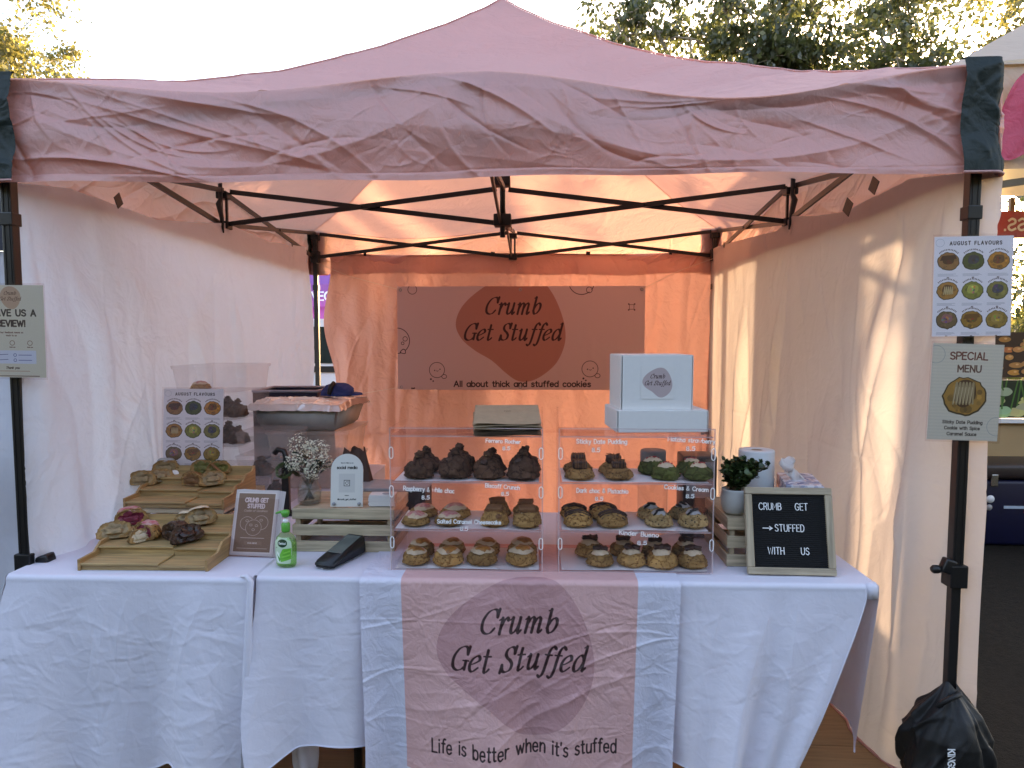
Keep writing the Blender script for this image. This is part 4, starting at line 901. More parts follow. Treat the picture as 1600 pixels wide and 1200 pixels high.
# ============================================================ COOKIES
def dough(name, col, crack=.55, cscale=22, rough=.75, dark=None, spots=None, amt=.35):
    """baked dough: mottled, cracked, crumbly"""
    mt, n, out = newmat(name)
    p = N(n, 'ShaderNodeBsdfPrincipled', _Roughness=rough); c, f, v = varied(n, col, amt, 28, dark=dark)
    p.inputs['Specular IOR Level'].default_value = .3
    vo = N(n, 'ShaderNodeTexVoronoi', feature='DISTANCE_TO_EDGE', _Scale=cscale); wn = N(n, 'ShaderNodeTexNoise', _Scale=30, _Detail=3)
    n.links.new(v, wn.inputs['Vector']); ad = N(n, 'ShaderNodeVectorMath', operation='MULTIPLY_ADD'); n.links.new(wn.outputs['Color'], ad.inputs[0]); ad.inputs[1].default_value = (.035, .035, .035); n.links.new(v, ad.inputs[2]); n.links.new(ad.outputs[0], vo.inputs['Vector'])
    cr = N(n, 'ShaderNodeValToRGB'); cr.color_ramp.elements[0].position = .0; cr.color_ramp.elements[1].position = .055; cr.color_ramp.elements[0].color = (crack, crack*.8, crack*.6, 1); n.links.new(vo.outputs['Distance'], cr.inputs[0])
    mx = N(n, 'ShaderNodeMix', data_type='RGBA', blend_type='MULTIPLY'); mx.inputs[0].default_value = 1; n.links.new(c, mx.inputs[6]); n.links.new(cr.outputs[0], mx.inputs[7]); last = mx.outputs[2]
    if spots:
        sv = N(n, 'ShaderNodeTexVoronoi', _Scale=95); n.links.new(v, sv.inputs['Vector']); sr = N(n, 'ShaderNodeValToRGB'); sr.color_ramp.elements[0].position = .22; sr.color_ramp.elements[1].position = .30; sr.color_ramp.elements[0].color = (1, 1, 1, 1); sr.color_ramp.elements[1].color = (0, 0, 0, 1); n.links.new(sv.outputs['Distance'], sr.inputs[0])
        m2 = N(n, 'ShaderNodeMix', data_type='RGBA'); n.links.new(sr.outputs[0], m2.inputs[0]); n.links.new(last, m2.inputs[6]); m2.inputs[7].default_value = (*spots, 1); last = m2.outputs[2]
    oi = N(n, 'ShaderNodeObjectInfo'); mr = N(n, 'ShaderNodeMapRange'); mr.inputs['To Min'].default_value = .72; mr.inputs['To Max'].default_value = 1.25; n.links.new(oi.outputs['Random'], mr.inputs[0])
    hs = N(n, 'ShaderNodeHueSaturation'); n.links.new(mr.outputs[0], hs.inputs['Value']); n.links.new(last, hs.inputs['Color']); last = hs.outputs[0]
    n.links.new(last, p.inputs['Base Color'])
    nz = N(n, 'ShaderNodeTexNoise', _Scale=120, _Detail=5); n.links.new(v, nz.inputs['Vector'])
    mh = N(n, 'ShaderNodeMath', operation='MULTIPLY_ADD'); n.links.new(nz.outputs['Fac'], mh.inputs[0]); mh.inputs[1].default_value = .6; n.links.new(cr.outputs[0], mh.inputs[2])
    b = N(n, 'ShaderNodeBump', _Strength=.7, _Distance=.003); n.links.new(mh.outputs[0], b.inputs['Height']); n.links.new(b.outputs[0], p.inputs['Normal'])
    n.links.new(p.outputs[0], out.inputs[0]); return mt
D_gold = dough('golden_dough', (.40, .225, .075), spots=(.16, .07, .02)); D_dark = dough('dark_chocolate_dough', (.095, .046, .026), .35, 24)
D_green = dough('green_tea_dough', (.085, .10, .022), .5, 18); D_brown = dough('brown_sugar_dough', (.30, .16, .055), spots=(.08, .035, .012))
D_speck = dough('speckled_dough', (.42, .28, .12), spots=(.02, .012, .01), amt=.4)
T_cream = pmat('cream_icing', (.62, .49, .30), .5, amt=.1, scale=60, bump=.4, bscale=90); T_wcream = pmat('white_icing', (.60, .48, .33), .5, amt=.08, scale=60, bump=.4, bscale=90)
T_caramel = pmat('burnt_caramel', (.40, .17, .04), .3, amt=.45, scale=70, bump=.3); T_rasp = pmat('raspberry_swirl', (.33, .03, .06), .45, amt=.6, scale=80, bump=.5, bscale=90, dark=(.55, .38, .32))
T_choc = pmat('chocolate_topping', (.055, .022, .013), .42, amt=.4, scale=70, bump=.5, bscale=120); T_bisc = pmat('caramel_biscuit', (.22, .10, .04), .7, amt=.25, scale=50, bump=.4, bscale=160)
T_red = pmat('dried_strawberry', (.42, .05, .05), .6, amt=.6, scale=90); T_black = pmat('black_biscuit', (.012, .010, .010), .6, amt=.3); T_foil = pmat('foil_gold', (.55, .35, .12), .35, .6)
def dome_me(seed, R, Hh, squash=.30, lump=.10, crack=.05, peak=0., nu=54, nv=30, half=False, sharp=6.0):
    V, F = [], []; off = Vector((seed*7.3, seed*3.1, seed*1.7)); hs = .0
    for j in range(nv+1):
        ph = -math.pi/2+math.pi*j/nv
        for i in range(nu):
            th = 2*math.pi*i/nu; d = Vector((math.cos(th)*math.cos(ph), math.sin(th)*math.cos(ph), math.sin(ph)))
            rxy = abs(math.cos(ph))**.72; z = math.sin(ph); z = Hh*(z**1.0) if z > 0 else squash*Hh*z*1.0
            nn = 1+lump*noise.noise(d*1.7+off)+lump*.5*noise.noise(d*4+off)+lump*.22*noise.noise(d*9+off)
            dv = noise.voronoi(d*2.4+off)[0]; e = dv[1]-dv[0]
            dw = noise.voronoi(d*6.5+off)[0]; ck = (crack*max(0, 1-e*sharp)+crack*.35*max(0, 1-(dw[1]-dw[0])*4))*(1 if z > -.3*Hh else .2)
            x = R*rxy*math.cos(th)*(nn-ck); y = R*rxy*math.sin(th)*(nn-ck)
            if peak and z > 0: q = max(0, 1-math.hypot(x, y)/(R*.62)); z += peak*q**1.4
            z = z*(nn-ck*.9)+squash*Hh*.82
            if z < 0: z = 0
            if half and x > 0:
                x = .0+.006*noise.noise(Vector((y*90, z*90, seed)))+.0025*noise.noise(Vector((y*260, z*260, seed)))
            V.append((x, y, z))
    for j in range(nv):
        for i in range(nu): F.append((j*nu+i, j*nu+(i+1) % nu, (j+1)*nu+(i+1) % nu, (j+1)*nu+i))
    me = me_from(V, F, True)
    if half:
        for p in me.polygons:
            c_ = p.center
            if c_.x > -.004:
                core = math.hypot(c_.y/(R*.72), (c_.z-Hh*.55)/(Hh*.55)); p.material_index = 1 if core+.35*noise.noise(c_*70) < 1 else 2
    return me
def slab_me(sx, sy, sz, seed, lump=.15):
    bm = bmesh.new(); bmesh.ops.create_cube(bm, size=1); bmesh.ops.subdivide_edges(bm, edges=bm.edges[:], cuts=5, use_grid_fill=True)
    for v in bm.verts:
        q = v.co*2; e = sum(abs(c)**6 for c in q)**(1/6); v.co = v.co/max(1, e*.97)
        nn = noise.noise(v.co*4+Vector((seed, 0, 0)))*lump; v.co = Vector((v.co.x*sx*(1+nn), v.co.y*sy*(1+nn), (v.co.z+.5)*sz*(1+nn)))
    return bm_me(bm, True)
def blob_top_me(seed, R, th_, rag=.25):
    """thin irregular cap of icing with a dripping rim"""
    n, m_ = 40, 8; V = [(0, 0, th_*1.0)]; F = []
    for j in range(1, m_+1):
        t = j/m_
        for i in range(n):
            a = 2*math.pi*i/n; r_ = R*t*(1+rag*noise.noise(Vector((math.cos(a)*1.3+seed, math.sin(a)*1.3, seed))))
            z = th_*(1-t**5)+.0025*noise.noise(Vector((r_*math.cos(a)*70, r_*math.sin(a)*70, seed*3)))-r_*r_*5.5*.9
            V.append((r_*math.cos(a), r_*math.sin(a), z))
    for i in range(n): F.append((0, 1+i, 1+(i+1) % n))
    for j in range(m_-1):
        for i in range(n): F.append((1+j*n+i, 1+(j+1)*n+i, 1+(j+1)*n+(i+1) % n, 1+j*n+(i+1) % n))
    return me_from(V, F, True)
VAR = 4
DM = {
 'choc': [dome_me(i+1, .050, .050, .32,   .20, .12, .013) for i in range(VAR)],
 'gold': [dome_me(i+11, .0485, .036, .34, .10, .09) for i in range(VAR)],
 'flat': [dome_me(i+21, .0485, .026, .38, .12, .08) for i in range(VAR)],
 'green': [dome_me(i+31, .049, .038, .34, .13, .10) for i in range(VAR)],
 'tall': [dome_me(i+41, .047, .040, .30, .14, .08) for i in range(VAR)]}
ICE = [blob_top_me(i+1, .036, .006) for i in range(VAR)]; ICE_S = [blob_top_me(i+7, .026, .009, .35) for i in range(VAR)]
SLAB = [slab_me(.050, .030, .014, i+1) for i in range(VAR)]; DATE = [slab_me(.044, .030, .026, i+5, .2) for i in range(VAR)]
KNOB = [dome_me(i+61, .016, .016, .4, .5, .16, 0, 18, 12) for i in range(VAR)]; CHUNK = [slab_me(.024, .018, .012, i+9, .35) for i in range(VAR)]
KIND = {
 'choc': ('choc', D_dark, 'dark chocolate cookie with peaked knob'), 'rasp': ('flat', D_gold, 'golden cookie with raspberry swirl icing'), 'bisc': ('tall', D_gold, 'golden cookie topped with caramel biscuit'),
 'cara': ('gold', D_gold, 'golden cookie with burnt caramel icing'), 'date': ('flat', D_brown, 'brown cookie topped with drizzled pudding cube'), 'green': ('green', D_green, 'green tea cookie with strawberry crumbs'),
 'pist': ('gold', D_gold, 'golden cookie with dark chocolate drizzle'), 'cream': ('gold', D_speck, 'speckled cookie with black biscuit on icing'), 'buen': ('gold', D_gold, 'golden cookie with icing and chocolate pieces')}
def cookie(kind, loc, seed, label, group, s=1.0):
    dk, dmat, desc = KIND[kind]; r_ = random.Random(seed*13+5); v = seed % VAR
    t_ = thing('cookie', label, 'cookie', loc, (0, 0, 0), group); t_.scale = (s, s, s)
    rz = r_.uniform(-3.1, 3.1)
    def part(name, me, mat, z=0, x=0, y=0, rx=0, ry=0, rz_=0, sc_=1.):
        if not me.materials: me.materials.append(None)
        o = bpy.data.objects.new(name, me); C.objects.link(o); o.parent = t_; o.location = (x, y, z); o.rotation_euler = (rx, ry, rz_); o.scale = (sc_,)*3
        o.material_slots[0].link = 'OBJECT'; o.material_slots[0].material = mat; return o
    part('dough', DM[dk][v], dmat, rz_=rz)
    if kind == 'choc':
        part('knob', KNOB[v], D_dark, .068, 0, -.002, rz_=rz); part('chocolate_chunk', CHUNK[v], T_choc, .050, -.012, -.022, .7, .2, rz, .8)
        if seed % 2: part('foil_flake', CHUNK[(v+1) % VAR], T_foil, .072, -.008, -.012, .5, .5, 1, .16)
    elif kind == 'rasp':
        part('icing', ICE[v], T_wcream, .0345, rz_=rz); part('raspberry_swirl', ICE[(v+1) % VAR], T_rasp, .0375, rz_=rz+1, sc_=.84)
    elif kind == 'bisc':
        part('icing', ICE[v], T_cream, .042, rz_=rz, sc_=.8); part('biscuit', SLAB[v], T_bisc, .048, 0, 0, .25, r_.uniform(-.15, .15), r_.uniform(-.2, .2), 1.05)
        if seed % 2: part('biscuit_crumb', CHUNK[v], T_bisc, .034, .012, -.034, .8, 0, 1, .7)
    elif kind == 'cara':
        part('icing', ICE[v], T_wcream, .0455, rz_=rz); part('caramel', ICE_S[(v+2) % VAR], T_caramel, .0462, .003, -.002, rz_=rz+2, sc_=1.02)
    elif kind == 'date':
        part('pudding_cube', DATE[v], T_choc, .032, 0, .0, .08, 0, r_.uniform(-.2, .2))
        for q in range(5): part('caramel_drizzle', DRZ, T_bisc, .059, -.018+.009*q, 0, 0, 0, r_.uniform(-.25, .25))
    elif kind == 'green':
        part('icing', ICE_S[v], T_wcream, .046, 0, -.004, -.0, 0, rz, 1.0)
        for q in range(5): part('strawberry_piece', CHUNK[(v+q) % VAR], T_red, .053-abs(q-2)*.002, -.018+.009*q, -.004+r_.uniform(-.008, .008), r_.random(), r_.random(), q, .42)
    elif kind == 'pist':
        for q in range(6): part('chocolate_drizzle', DRZ2[v], T_choc, .0488-abs(q-2.5)**2*.0016, 0, -.026+.0105*q, 0, 0, r_.uniform(-.12, .12), 1.05-abs(q-2.5)**2*.035)
    elif kind == 'cream':
        part('icing', ICE_S[v], pm_blue, .045, rz_=rz, sc_=.95); part('black_biscuit', BISC, T_black, .052, .002, -.002, r_.uniform(.3, .6), r_.uniform(-.4, .4), rz); part('black_biscuit', BISC, T_black, .046, -.014, -.014, r_.uniform(.6, .9), .3, rz, .75)
    elif kind == 'buen':
        part('icing', ICE_S[v], T_wcream, .045, rz_=rz, sc_=1.1)
        for q in (-1, 1): part('chocolate_piece', CHUNK[(v+q) % VAR], T_choc, .051, q*.011, -.002, r_.uniform(-.3, .5), r_.uniform(-.3, .3), r_.uniform(-.5, .5), 1.1)
    return t_
pm_blue = pmat('grey_icing', (.36, .37, .38), .5, amt=.2, scale=60)
DRZ = tube_me([(0, -.017, -.024), (0, -.0165, -.004), (0, -.012, .0015), (.002, 0, .002), (0, .012, .0015)], .0014, 5)
DRZ2 = [tube_me([(-.042, 0, -.017), (-.034, .002, -.010), (-.02, -.001, -.0035), (0, .002, 0), (.02, -.002, -.0035), (.034, 0, -.010), (.042, .001, -.017)], .0027, 6) for i in range(VAR)]
BISC = lathe_me([(0, -.004), (.014, -.004), (.0155, -.002), (.0155, .002), (.014, .004), (0, .004)], 16)
ORD = ['leftmost', 'second from left', 'third from left', 'fourth from left', 'fifth from left', 'sixth from left', 'seventh from left', 'rightmost']

# ============================================================ DISPLAY CASES
SHZ = [1.043, .893, TZ+.012]; SHN = ['top shelf', 'middle shelf', 'bottom shelf']
def display(x0, x1, which, ywob):
    y0, y1 = -.040+ywob, .205+ywob
    dc = thing('display_case', f'clear acrylic three-tier cookie display case, the {which} one of the two', 'display case', ((x0+x1)/2, y0, 0), (0, 0, 0), 'acrylic cookie display cases')
    cx = (x0+x1)/2; hx = (x1-x0)/2
    zb, zt = TZ+.006, 1.207
    # side panels with a rounded ear that rises at the back
    ear = [(y1-.002-.045+.045*math.cos(a), zt+.0+.045*math.sin(a)) for a in np.linspace(0, math.pi*.75, 12)]
    prof = [(0, zb), (y1-y0, zb)]+[(q[0]-y0, q[1]) for q in ear]+[(y1-y0-.10, zt), (0, zt)]
    for s_ in (-1, 1):
        sp = link('side_panel', prismx_me(prof, -.002, .002), M_acr, dc, (s_*(hx-.002), 0, 0))
        link('polished_edge', bar_me((s_*0, -.0006, zb), (0, -.0006, zt), .0034, .002, Vector((0, 1, 0))), M_acredge, sp)
        for k, z in enumerate((1.130, 1.010, .850)):
            pts = [(.0055*math.cos(a), -.003, .0165*(1 if math.sin(a) > 0 else -1)*.55+.0085*math.sin(a)) for a in np.linspace(0.01, 2*math.pi-.01, 20)]
            link('slot_tab', tube_me(pts, .0016, 6, closed=True), M_marker, sp, (-s_*.004, -.001, z))
    for k, z in enumerate(SHZ):
        sh = link('shelf', box_me(2*hx-.010, y1-y0-.012, .004, (0, (y1-y0)/2, z-.008)), M_acr, dc)
        link('polished_edge', box_me(2*hx-.012, .002, .0036, (0, .003, z-.0078)), M_acredge, sh)
        A, B = np.meshgrid(np.linspace(-hx+.012, hx-.012, 30), np.linspace(.012, y1-y0-.012, 14))
        link('paper_liner', grid_me(np.stack([A, B, z-.0035+.0012*np.sin(A*20+k)+.0015*vnoise(A, B, 12, k+3)], -1)), M_white, dc)
    link('top_panel', box_me(2*hx-.010, y1-y0-.04, .004, (0, (y1-y0)/2-.01, 1.178)), M_acr, dc)
    link('polished_edge', box_me(2*hx-.010, .002, .0036, (0, .008, 1.1782)), M_acredge, dc)
    link('front_panel', box_me(2*hx-.012, .003, .44, (0, -.0035, zb+.004)), M_acr, dc)
    link('polished_edge', box_me(2*hx-.012, .003, .002, (0, -.0035, zb+.4445)), M_acredge, dc)
    link('back_panel', box_me(2*hx-.012, .003, .30, (0, y1-y0-.002, zb+.004)), M_acr, dc)
    return dc, y0, y1, cx, hx
def handwriting(dc, y0, text, u, v, width_px, cap, rot=0., cx=0.):
    """white marker writing on the front panel, centred at (u, v) of the photograph"""
    q = P(u, v, Y=y0-.006); st, W_ = layout(text, cap, spacing=3.6, wob=.7, seed=len(text)); s_ = (width_px/1056.4*2.045)/W_
    c, s2 = math.cos(rot), math.sin(rot)
    st = [[((a-W_/2)*s_*c-b*s2, (a-W_/2)*s_*s2+b*c) for a, b in t] for t in st]
    link('handwriting', ribbon_me(st, .0026), M_marker, dc, (q.x-cx, -.0062, q.z))
dL, yL0, yL1, cxL, hxL = display(-.272, .200, 'left', 0.0)
dR, yR0, yR1, cxR, hxR = display(.247, .720, 'right', .004)
for tx, u, v, w_, c_, r_ in (('Ferrero Rocher', 786, 692, 54, .011, -.03), ('8.5', 791, 703, 11, .010, 0), ('Raspberry & while choc', 670, 768, 81, .013, -.04), ('8.5', 665, 780, 12, .011, 0), ('Biscoff Crunch', 785, 763, 54, .012, -.06), ('8.5', 789, 774, 11, .010, 0), ('Salted Caramel Cheesecake', 733, 818, 101, .012, .0), ('8.5', 725, 829, 12, .011, 0)):
    handwriting(dL, yL0, tx, u, v, w_, c_, r_, cxL)
for tx, u, v, w_, c_, r_ in (('Sticky Date Pudding', 940, 693, 78, .013, 0), ('8.5', 931, 706, 12, .012, 0), ('Matcha strawberry', 1080, 691, 72, .012, -.05), ('8.5', 1079, 704, 13, .012, 0), ('Dark choc & Pistachio', 941, 770, 80, .013, -.01), ('8.5', 936, 782, 12, .011, 0), ('Cookies & Cream', 1072, 766, 68, .012, -.06), ('8.5', 1078, 778, 12, .011, 0), ('Kinder Bueno', 998, 837, 61, .013, -.06), ('8.5', 1003, 851, 14, .011, 0)):
    handwriting(dR, yR0, tx, u, v, w_, c_, r_, cxR)
cnt = 0
def row(kind, shelf, side, us_front, us_back, y0):
    global cnt
    z = SHZ[shelf]-.0015
    for rname, us, yy in (('front row', us_front, y0+.062), ('back row', us_back, y0+.155)):
        for i, u in enumerate(us):
            q = P(u, 800, Y=yy); cnt += 1
            o = 'only one' if len(us) == 1 else (ORD[i] if i < len(us)-1 else 'rightmost')
            cookie(kind, (q.x, yy+random.Random(cnt).uniform(-.009, .009), z), cnt, f"{KIND[kind][2]}, {o}, {rname}, {SHN[shelf]}, {side} case", {'choc': 'dark chocolate cookies', 'rasp': 'raspberry cookies', 'bisc': 'biscuit topped cookies', 'cara': 'caramel cookies', 'date': 'pudding cookies', 'green': 'green tea cookies', 'pist': 'drizzled cookies', 'cream': 'speckled cookies', 'buen': 'chocolate piece cookies'}[kind], random.Random(cnt+50).uniform(.91, 1.06))
row('choc', 0, 'left', (657, 711, 764, 817), (667, 718, 769, 820), yL0)
row('rasp', 1, 'left', (650, 702), (662, 712), yL0); row('bisc', 1, 'left', (773, 824), (777, 822), yL0)
row('cara', 2, 'left', (649, 700, 753, 815), (658, 706, 760, 816), yL0)
row('date', 0, 'right', (905, 966), (903, 957), yR0); row('green', 0, 'right', (1039, 1090), (1018, 1077), yR0)
row('pist', 1, 'right', (903, 957), (897, 942), yR0); row('cream', 1, 'right', (1030, 1083), (1016, 1066), yR0)
row('buen', 2, 'right', (938, 988, 1035, 1083), (922, 975, 1024, 1072), yR0)

# ============================================================ BOXES AND PAPER BAGS ON THE CASES
def carton(label, x, y, z, wx, dy, hz, rz, logo=False):
    t_ = thing('carton_box', label, 'box', (x, y, z), (0, 0, rz), 'white cookie boxes')
    link('body', box_me(wx-.006, dy-.004, hz-.003, (.002, dy/2, 0), .0015, 1), M_card, t_)
    link('side_flap', box_me(.0025, dy, hz, (-wx/2-.0015, dy/2, 0), .0008, 1), M_card, t_); link('side_flap', box_me(.0025, dy, hz, (wx/2+.0015, dy/2, 0), .0008, 1), M_card, t_)
    link('front_flap', box_me(wx-.004, .0025, hz-.001, (0, -.001, 0), .0008, 1), M_card, t_)
    link('lid', box_me(wx+.001, dy+.001, .0028, (0, dy/2, hz-.001), .0008, 1), M_card, t_)
    if logo:
        im = Img(360, 360, (214, 211, 208)); im.blob(BLOB, 180, 180, 165, (178, 158, 158)); im.logo(180, 152, 46, (50, 20, 22))
        card('printed_logo', .105, .105, imgmat('box_logo', im.done('box_logo_print'), .7, 0), M_card, t_, (.0, -.0036, hz/2-.052), th=.0004)
    return t_
carton('flat white carton lying on top of the right display case', .578, .055, 1.1835, .287, .215, .068, rad(4.5))
carton('white carton with round wordmark sticker standing on the flat carton', .562, .075, 1.2535, .226, .20, .172, rad(4.0), True)
kb = thing('paper_bag_stack', 'fanned stack of brown kraft paper bags on the left display case', 'paper bags', (.086, .045, 1.1835))
rg = random.Random(12)
for i in range(11):
    A, B = np.meshgrid(np.linspace(-.103, .103, 14), np.linspace(-.085, .085, 10))
    z = .0036*i+(B+.085)*.024*i+.002*np.sin(A*30+i)*(B < 0)+.0008
    ca, sa = math.cos(rg.uniform(-.05, .05)+.07), math.sin(rg.uniform(-.04, .04)+.07)
    link('paper_bag', grid_me(np.stack([A*ca-B*sa+rg.uniform(-.004, .004), A*sa+B*ca+rg.uniform(-.004, .004), z], -1)), M_kraft, kb)
em = [[(.010*math.cos(a), .007*math.sin(a)) for a in np.linspace(0, 6.28, 22)], [(-.004, -.002), (0, .003), (.004, -.002), (-.004, -.002)]]
o = link('printed_emblem', ribbon_me([[(x, z) for x, z in q] for q in em], .0012), pmat('brown_ink', (.12, .07, .035), .8), kb, (.0, .02, .0645), (-math.pi/2+.236, 0, .07))

# ============================================================ CRATES, TRAYS
def crate(label, x0, x1, y0, y1, z0, z1, cat='crate', rz=0, mx=None, my=None):
    t_ = thing('wooden_crate', label, cat, ((x0+x1)/2, (y0+y1)/2, z0), (0, 0, rz), 'pale wooden slatted crates'); hx, hy, h = (x1-x0)/2, (y1-y0)/2, z1-z0
    sh = h*.245; gap = (h-3*sh)/2
    for k in range(3):
        zz = k*(sh+gap)
        for s_ in (-1, 1):
            link('slat', box_me(2*hx, .008, sh, (0, s_*(hy-.004), zz), .001, 1), M_pine, t_)
            link('slat', box_me(.008, 2*hy-.018, sh, (s_*(hx-.004), 0, zz), .001, 1), M_piney, t_)
    for sx in (-1, 1):
        for sy in (-1, 1): link('corner_post', box_me(.016, .016, h-.004, (sx*(hx-.017), sy*(hy-.017), .002)), M_pinez, t_)
    n_ = max(3, int(2*hy/.07)); wv_ = (2*hy-.02)/n_
    for k in range(n_): link('bottom_board', box_me(2*hx-.018, wv_-.004, .006, (0, -hy+.01+wv_*(k+.5), h-.0075)), M_pine, t_)
    return t_
crate('pale pine slatted crate with flowers and social media sign on it', -.648, -.300, .142, .40, TZ+.002, .905)
crate('pale pine slatted crate under the potted plant behind the letter board', .785, 1.10, .045, .335, TZ+.002, .913)
crate('pale pine slatted crate lifting the upper bamboo tray', -1.345, -.985, .355, .74, TZ+.002, .850)
def riser(label, loc, w_, rz=0):
    t_ = thing('bamboo_riser', label, 'serving tray', loc, (0, 0, rz), 'stepped bamboo serving trays')
    st, dp, th_ = .026, .092, .007
    def half(x0, x1, dz):
        for k in range(3):
            z = .016+st*k+dz; y = dp*k
            link('tread', box_me(x1-x0, dp+.010, th_, ((x0+x1)/2, y+dp/2-.001, z), .001, 1), M_bamb, t_)
            link('step_front', box_me(x1-x0, th_, .0155 if k == 0 else st-th_, ((x0+x1)/2, y+th_/2+.002, 0 if k == 0 else z-st+th_)), M_bamb, t_)
    split = w_*.12
    half(-w_/2+.004, split, .0); half(split+.001, w_/2-.004, -.006)
    for s_ in (-1, 1):
        prof = [(-.006, 0)]; z0 = .026; top = []
        for k in range(3):
            y = dp*k; z = .016+st*k+th_+.012
            top += [(y-.006 if k == 0 else y+.012, z), (y+dp-.022, z+.002)]
        prof = [(-.006, 0)]+top+[(dp*3+.004, .016+st*3+th_+.006), (dp*3+.004, 0)]
        link('side_board', prismx_me(prof, s_*w_/2-.004, s_*w_/2+.004), M_bambe, t_)
    box('back_board', -w_/2+.005, w_/2-.005, dp*3-.004, dp*3+.003, 0, .016+st*3+.012, M_bamb, t_)
    return t_
riser('lower stepped bamboo tray at the front of the left table', (-1.045, -.062, TZ+.002), .402, rad(1.0))
riser('upper stepped bamboo tray raised on the crate', (-1.165, .342, .851), .372, rad(0))
D_half = dough('toasted_dough', (.34, .17, .055), spots=(.10, .045, .015), amt=.5)
D_crumb = pmat('pale_crumb', (.38, .21, .08), .85, amt=.5, scale=60, bump=.7, bscale=110)
I_red = pmat('berry_filling', (.20, .02, .045), .5, amt=.5, scale=60, bump=.5, bscale=100); I_cre = pmat('cream_filling', (.33, .22, .11), .55, amt=.45, scale=45, bump=.6, bscale=90)
I_cho = pmat('molten_chocolate', (.035, .014, .009), .3, amt=.5, scale=50, bump=.6, bscale=90); I_grn = pmat('pistachio_filling', (.16, .15, .04), .5, amt=.5, scale=50, bump=.6, bscale=90)
HALF = {k: [dome_me(i+70+j*5, .048, .040, .34, .10, .05, half=True) for i in range(3)] for j, k in enumerate(('a',))}
def half_cookie(label, loc, rz, tilt, dmat, fill, seed, top=None, s=1.):
    t_ = thing('half_cookie', label, 'half cookie', loc, (0, 0, rz), 'cut cookie samples'); t_.scale = (s, s, s)
    def part(name, me, mat, **k):
        if not me.materials: me.materials.append(None)
        o = bpy.data.objects.new(name, me); C.objects.link(o); o.parent = t_; o.material_slots[0].link = 'OBJECT'; o.material_slots[0].material = mat
        for a, b in k.items(): setattr(o, a, b)
        return o
    hm = HALF['a'][seed % 3]
    while len(hm.materials) < 3: hm.materials.append(None)
    o = part('dough', hm, dmat, rotation_euler=(0, tilt, 0), location=(0, 0, .0+abs(math.sin(tilt))*.012))
    o.material_slots[1].link = 'OBJECT'; o.material_slots[1].material = fill; o.material_slots[2].link = 'OBJECT'; o.material_slots[2].material = D_crumb if dmat is not D_dark else dmat
    part('filling', slab_me(.012, .040, .016, seed+40, .4), fill, rotation_euler=(0, tilt, 0), location=(-.001, 0, .012+abs(math.sin(tilt))*.012))
    if top: part('topping', ICE_S[seed % 3], top, location=(-.018, 0, .047), rotation_euler=(0, tilt-.2, 0), scale=(.9, 1.2, .9))
    return t_
ttz = lambda k, base: base+.016+.026*k+.007
zb1 = TZ+.002; zb2 = .851
for i, (u, v, k, b, yy, rz, tl, dm, fm, tp, lb, sc_) in enumerate((
    (205, 822, 2, zb1, .165, -.9, .1, D_half, I_red, T_rasp, 'berry filled half cookie at the back left of the lower bamboo tray', 1.0),
    (178, 836, 1, zb1, .085, -1.1, -.45, D_half, I_cre, None, 'halved cookie with pale crumb leaning at the left of the lower bamboo tray', 1.0),
    (226, 838, 1, zb1, .095, -2.0, .1, D_half, I_red, T_rasp, 'halved cookie with red berry top in the middle of the lower tray', .95),
    (222, 850, 1, zb1, .062, -.5, -.2, D_half, T_wcream, None, 'golden half cookie with white filling on the lower tray', .75),
    (290, 824, 2, zb1, .165, -1.5, -.1, D_half, I_cre, T_wcream, 'cream topped half cookie at the back right of the lower tray', .8),
    (315, 826, 2, zb1, .175, -.9, -.3, D_half, I_cre, T_wcream, 'large pale cream topped half cookie at the right of the lower tray', 1.0),
    (272, 846, 1, zb1, .080, -1.9, .1, D_dark, I_cho, T_choc, 'dark half cookie with molten centre on the lower tray', 1.0),
    (296, 862, 1, zb1, .062, -.6, -.5, D_dark, I_cho, None, 'dark half cookie leaning forward at the right of the lower tray', 1.0),
    (267, 750, 2, zb2, .600, -1.2, .1, D_speck, I_cre, pm_blue, 'grey iced half cookie at the back left of the upper tray', .95),
    (230, 772, 1, zb2, .480, -1.4, -.2, D_speck, I_cre, None, 'speckled half cookie at the left of the upper tray', 1.0),
    (258, 762, 1, zb2, .520, -.9, -.6, D_half, I_cre, None, 'golden half cookie with exposed crumb on the upper tray', 1.0),
    (325, 752, 2, zb2, .600, -1.6, .0, D_green, I_grn, None, 'green half cookie at the back right of the upper tray', 1.0),
    (350, 756, 2, zb2, .590, -1.1, .2, D_green, I_grn, None, 'green half cookie beside the right end board of the upper tray', .9),
    (308, 774, 1, zb2, .480, -1.8, .1, D_brown, T_bisc, None, 'brown half cookie with biscuit filling on the upper tray', .95),
    (342, 770, 1, zb2, .490, -.8, -.3, D_brown, I_cre, None, 'crumbly half cookie at the right of the upper tray', 1.0))):
    q = P(u, v, Y=yy); z = ttz(k, b)+.001
    half_cookie(lb, (q.x+(.0 if b == zb1 else -.02), yy, z), rz, tl, dm, fm, i, tp, sc_*1.15)
bs = link('biscuit_stick', slab_me(.075, .012, .006, 3, .1), T_bisc, None, P(338, 748, Y=.56), (0, .45, -.5)); bs.location.z = zb2+.105; tag(bs, 'thin biscuit stick resting across the green half cookies on the upper tray', 'biscuit')
bs2 = link('black_biscuit', BISC.copy(), T_black, None, P(273, 740, Y=.59), (.9, .4, .3)); tag(bs2, 'small black biscuit on the grey iced half cookie', 'biscuit')

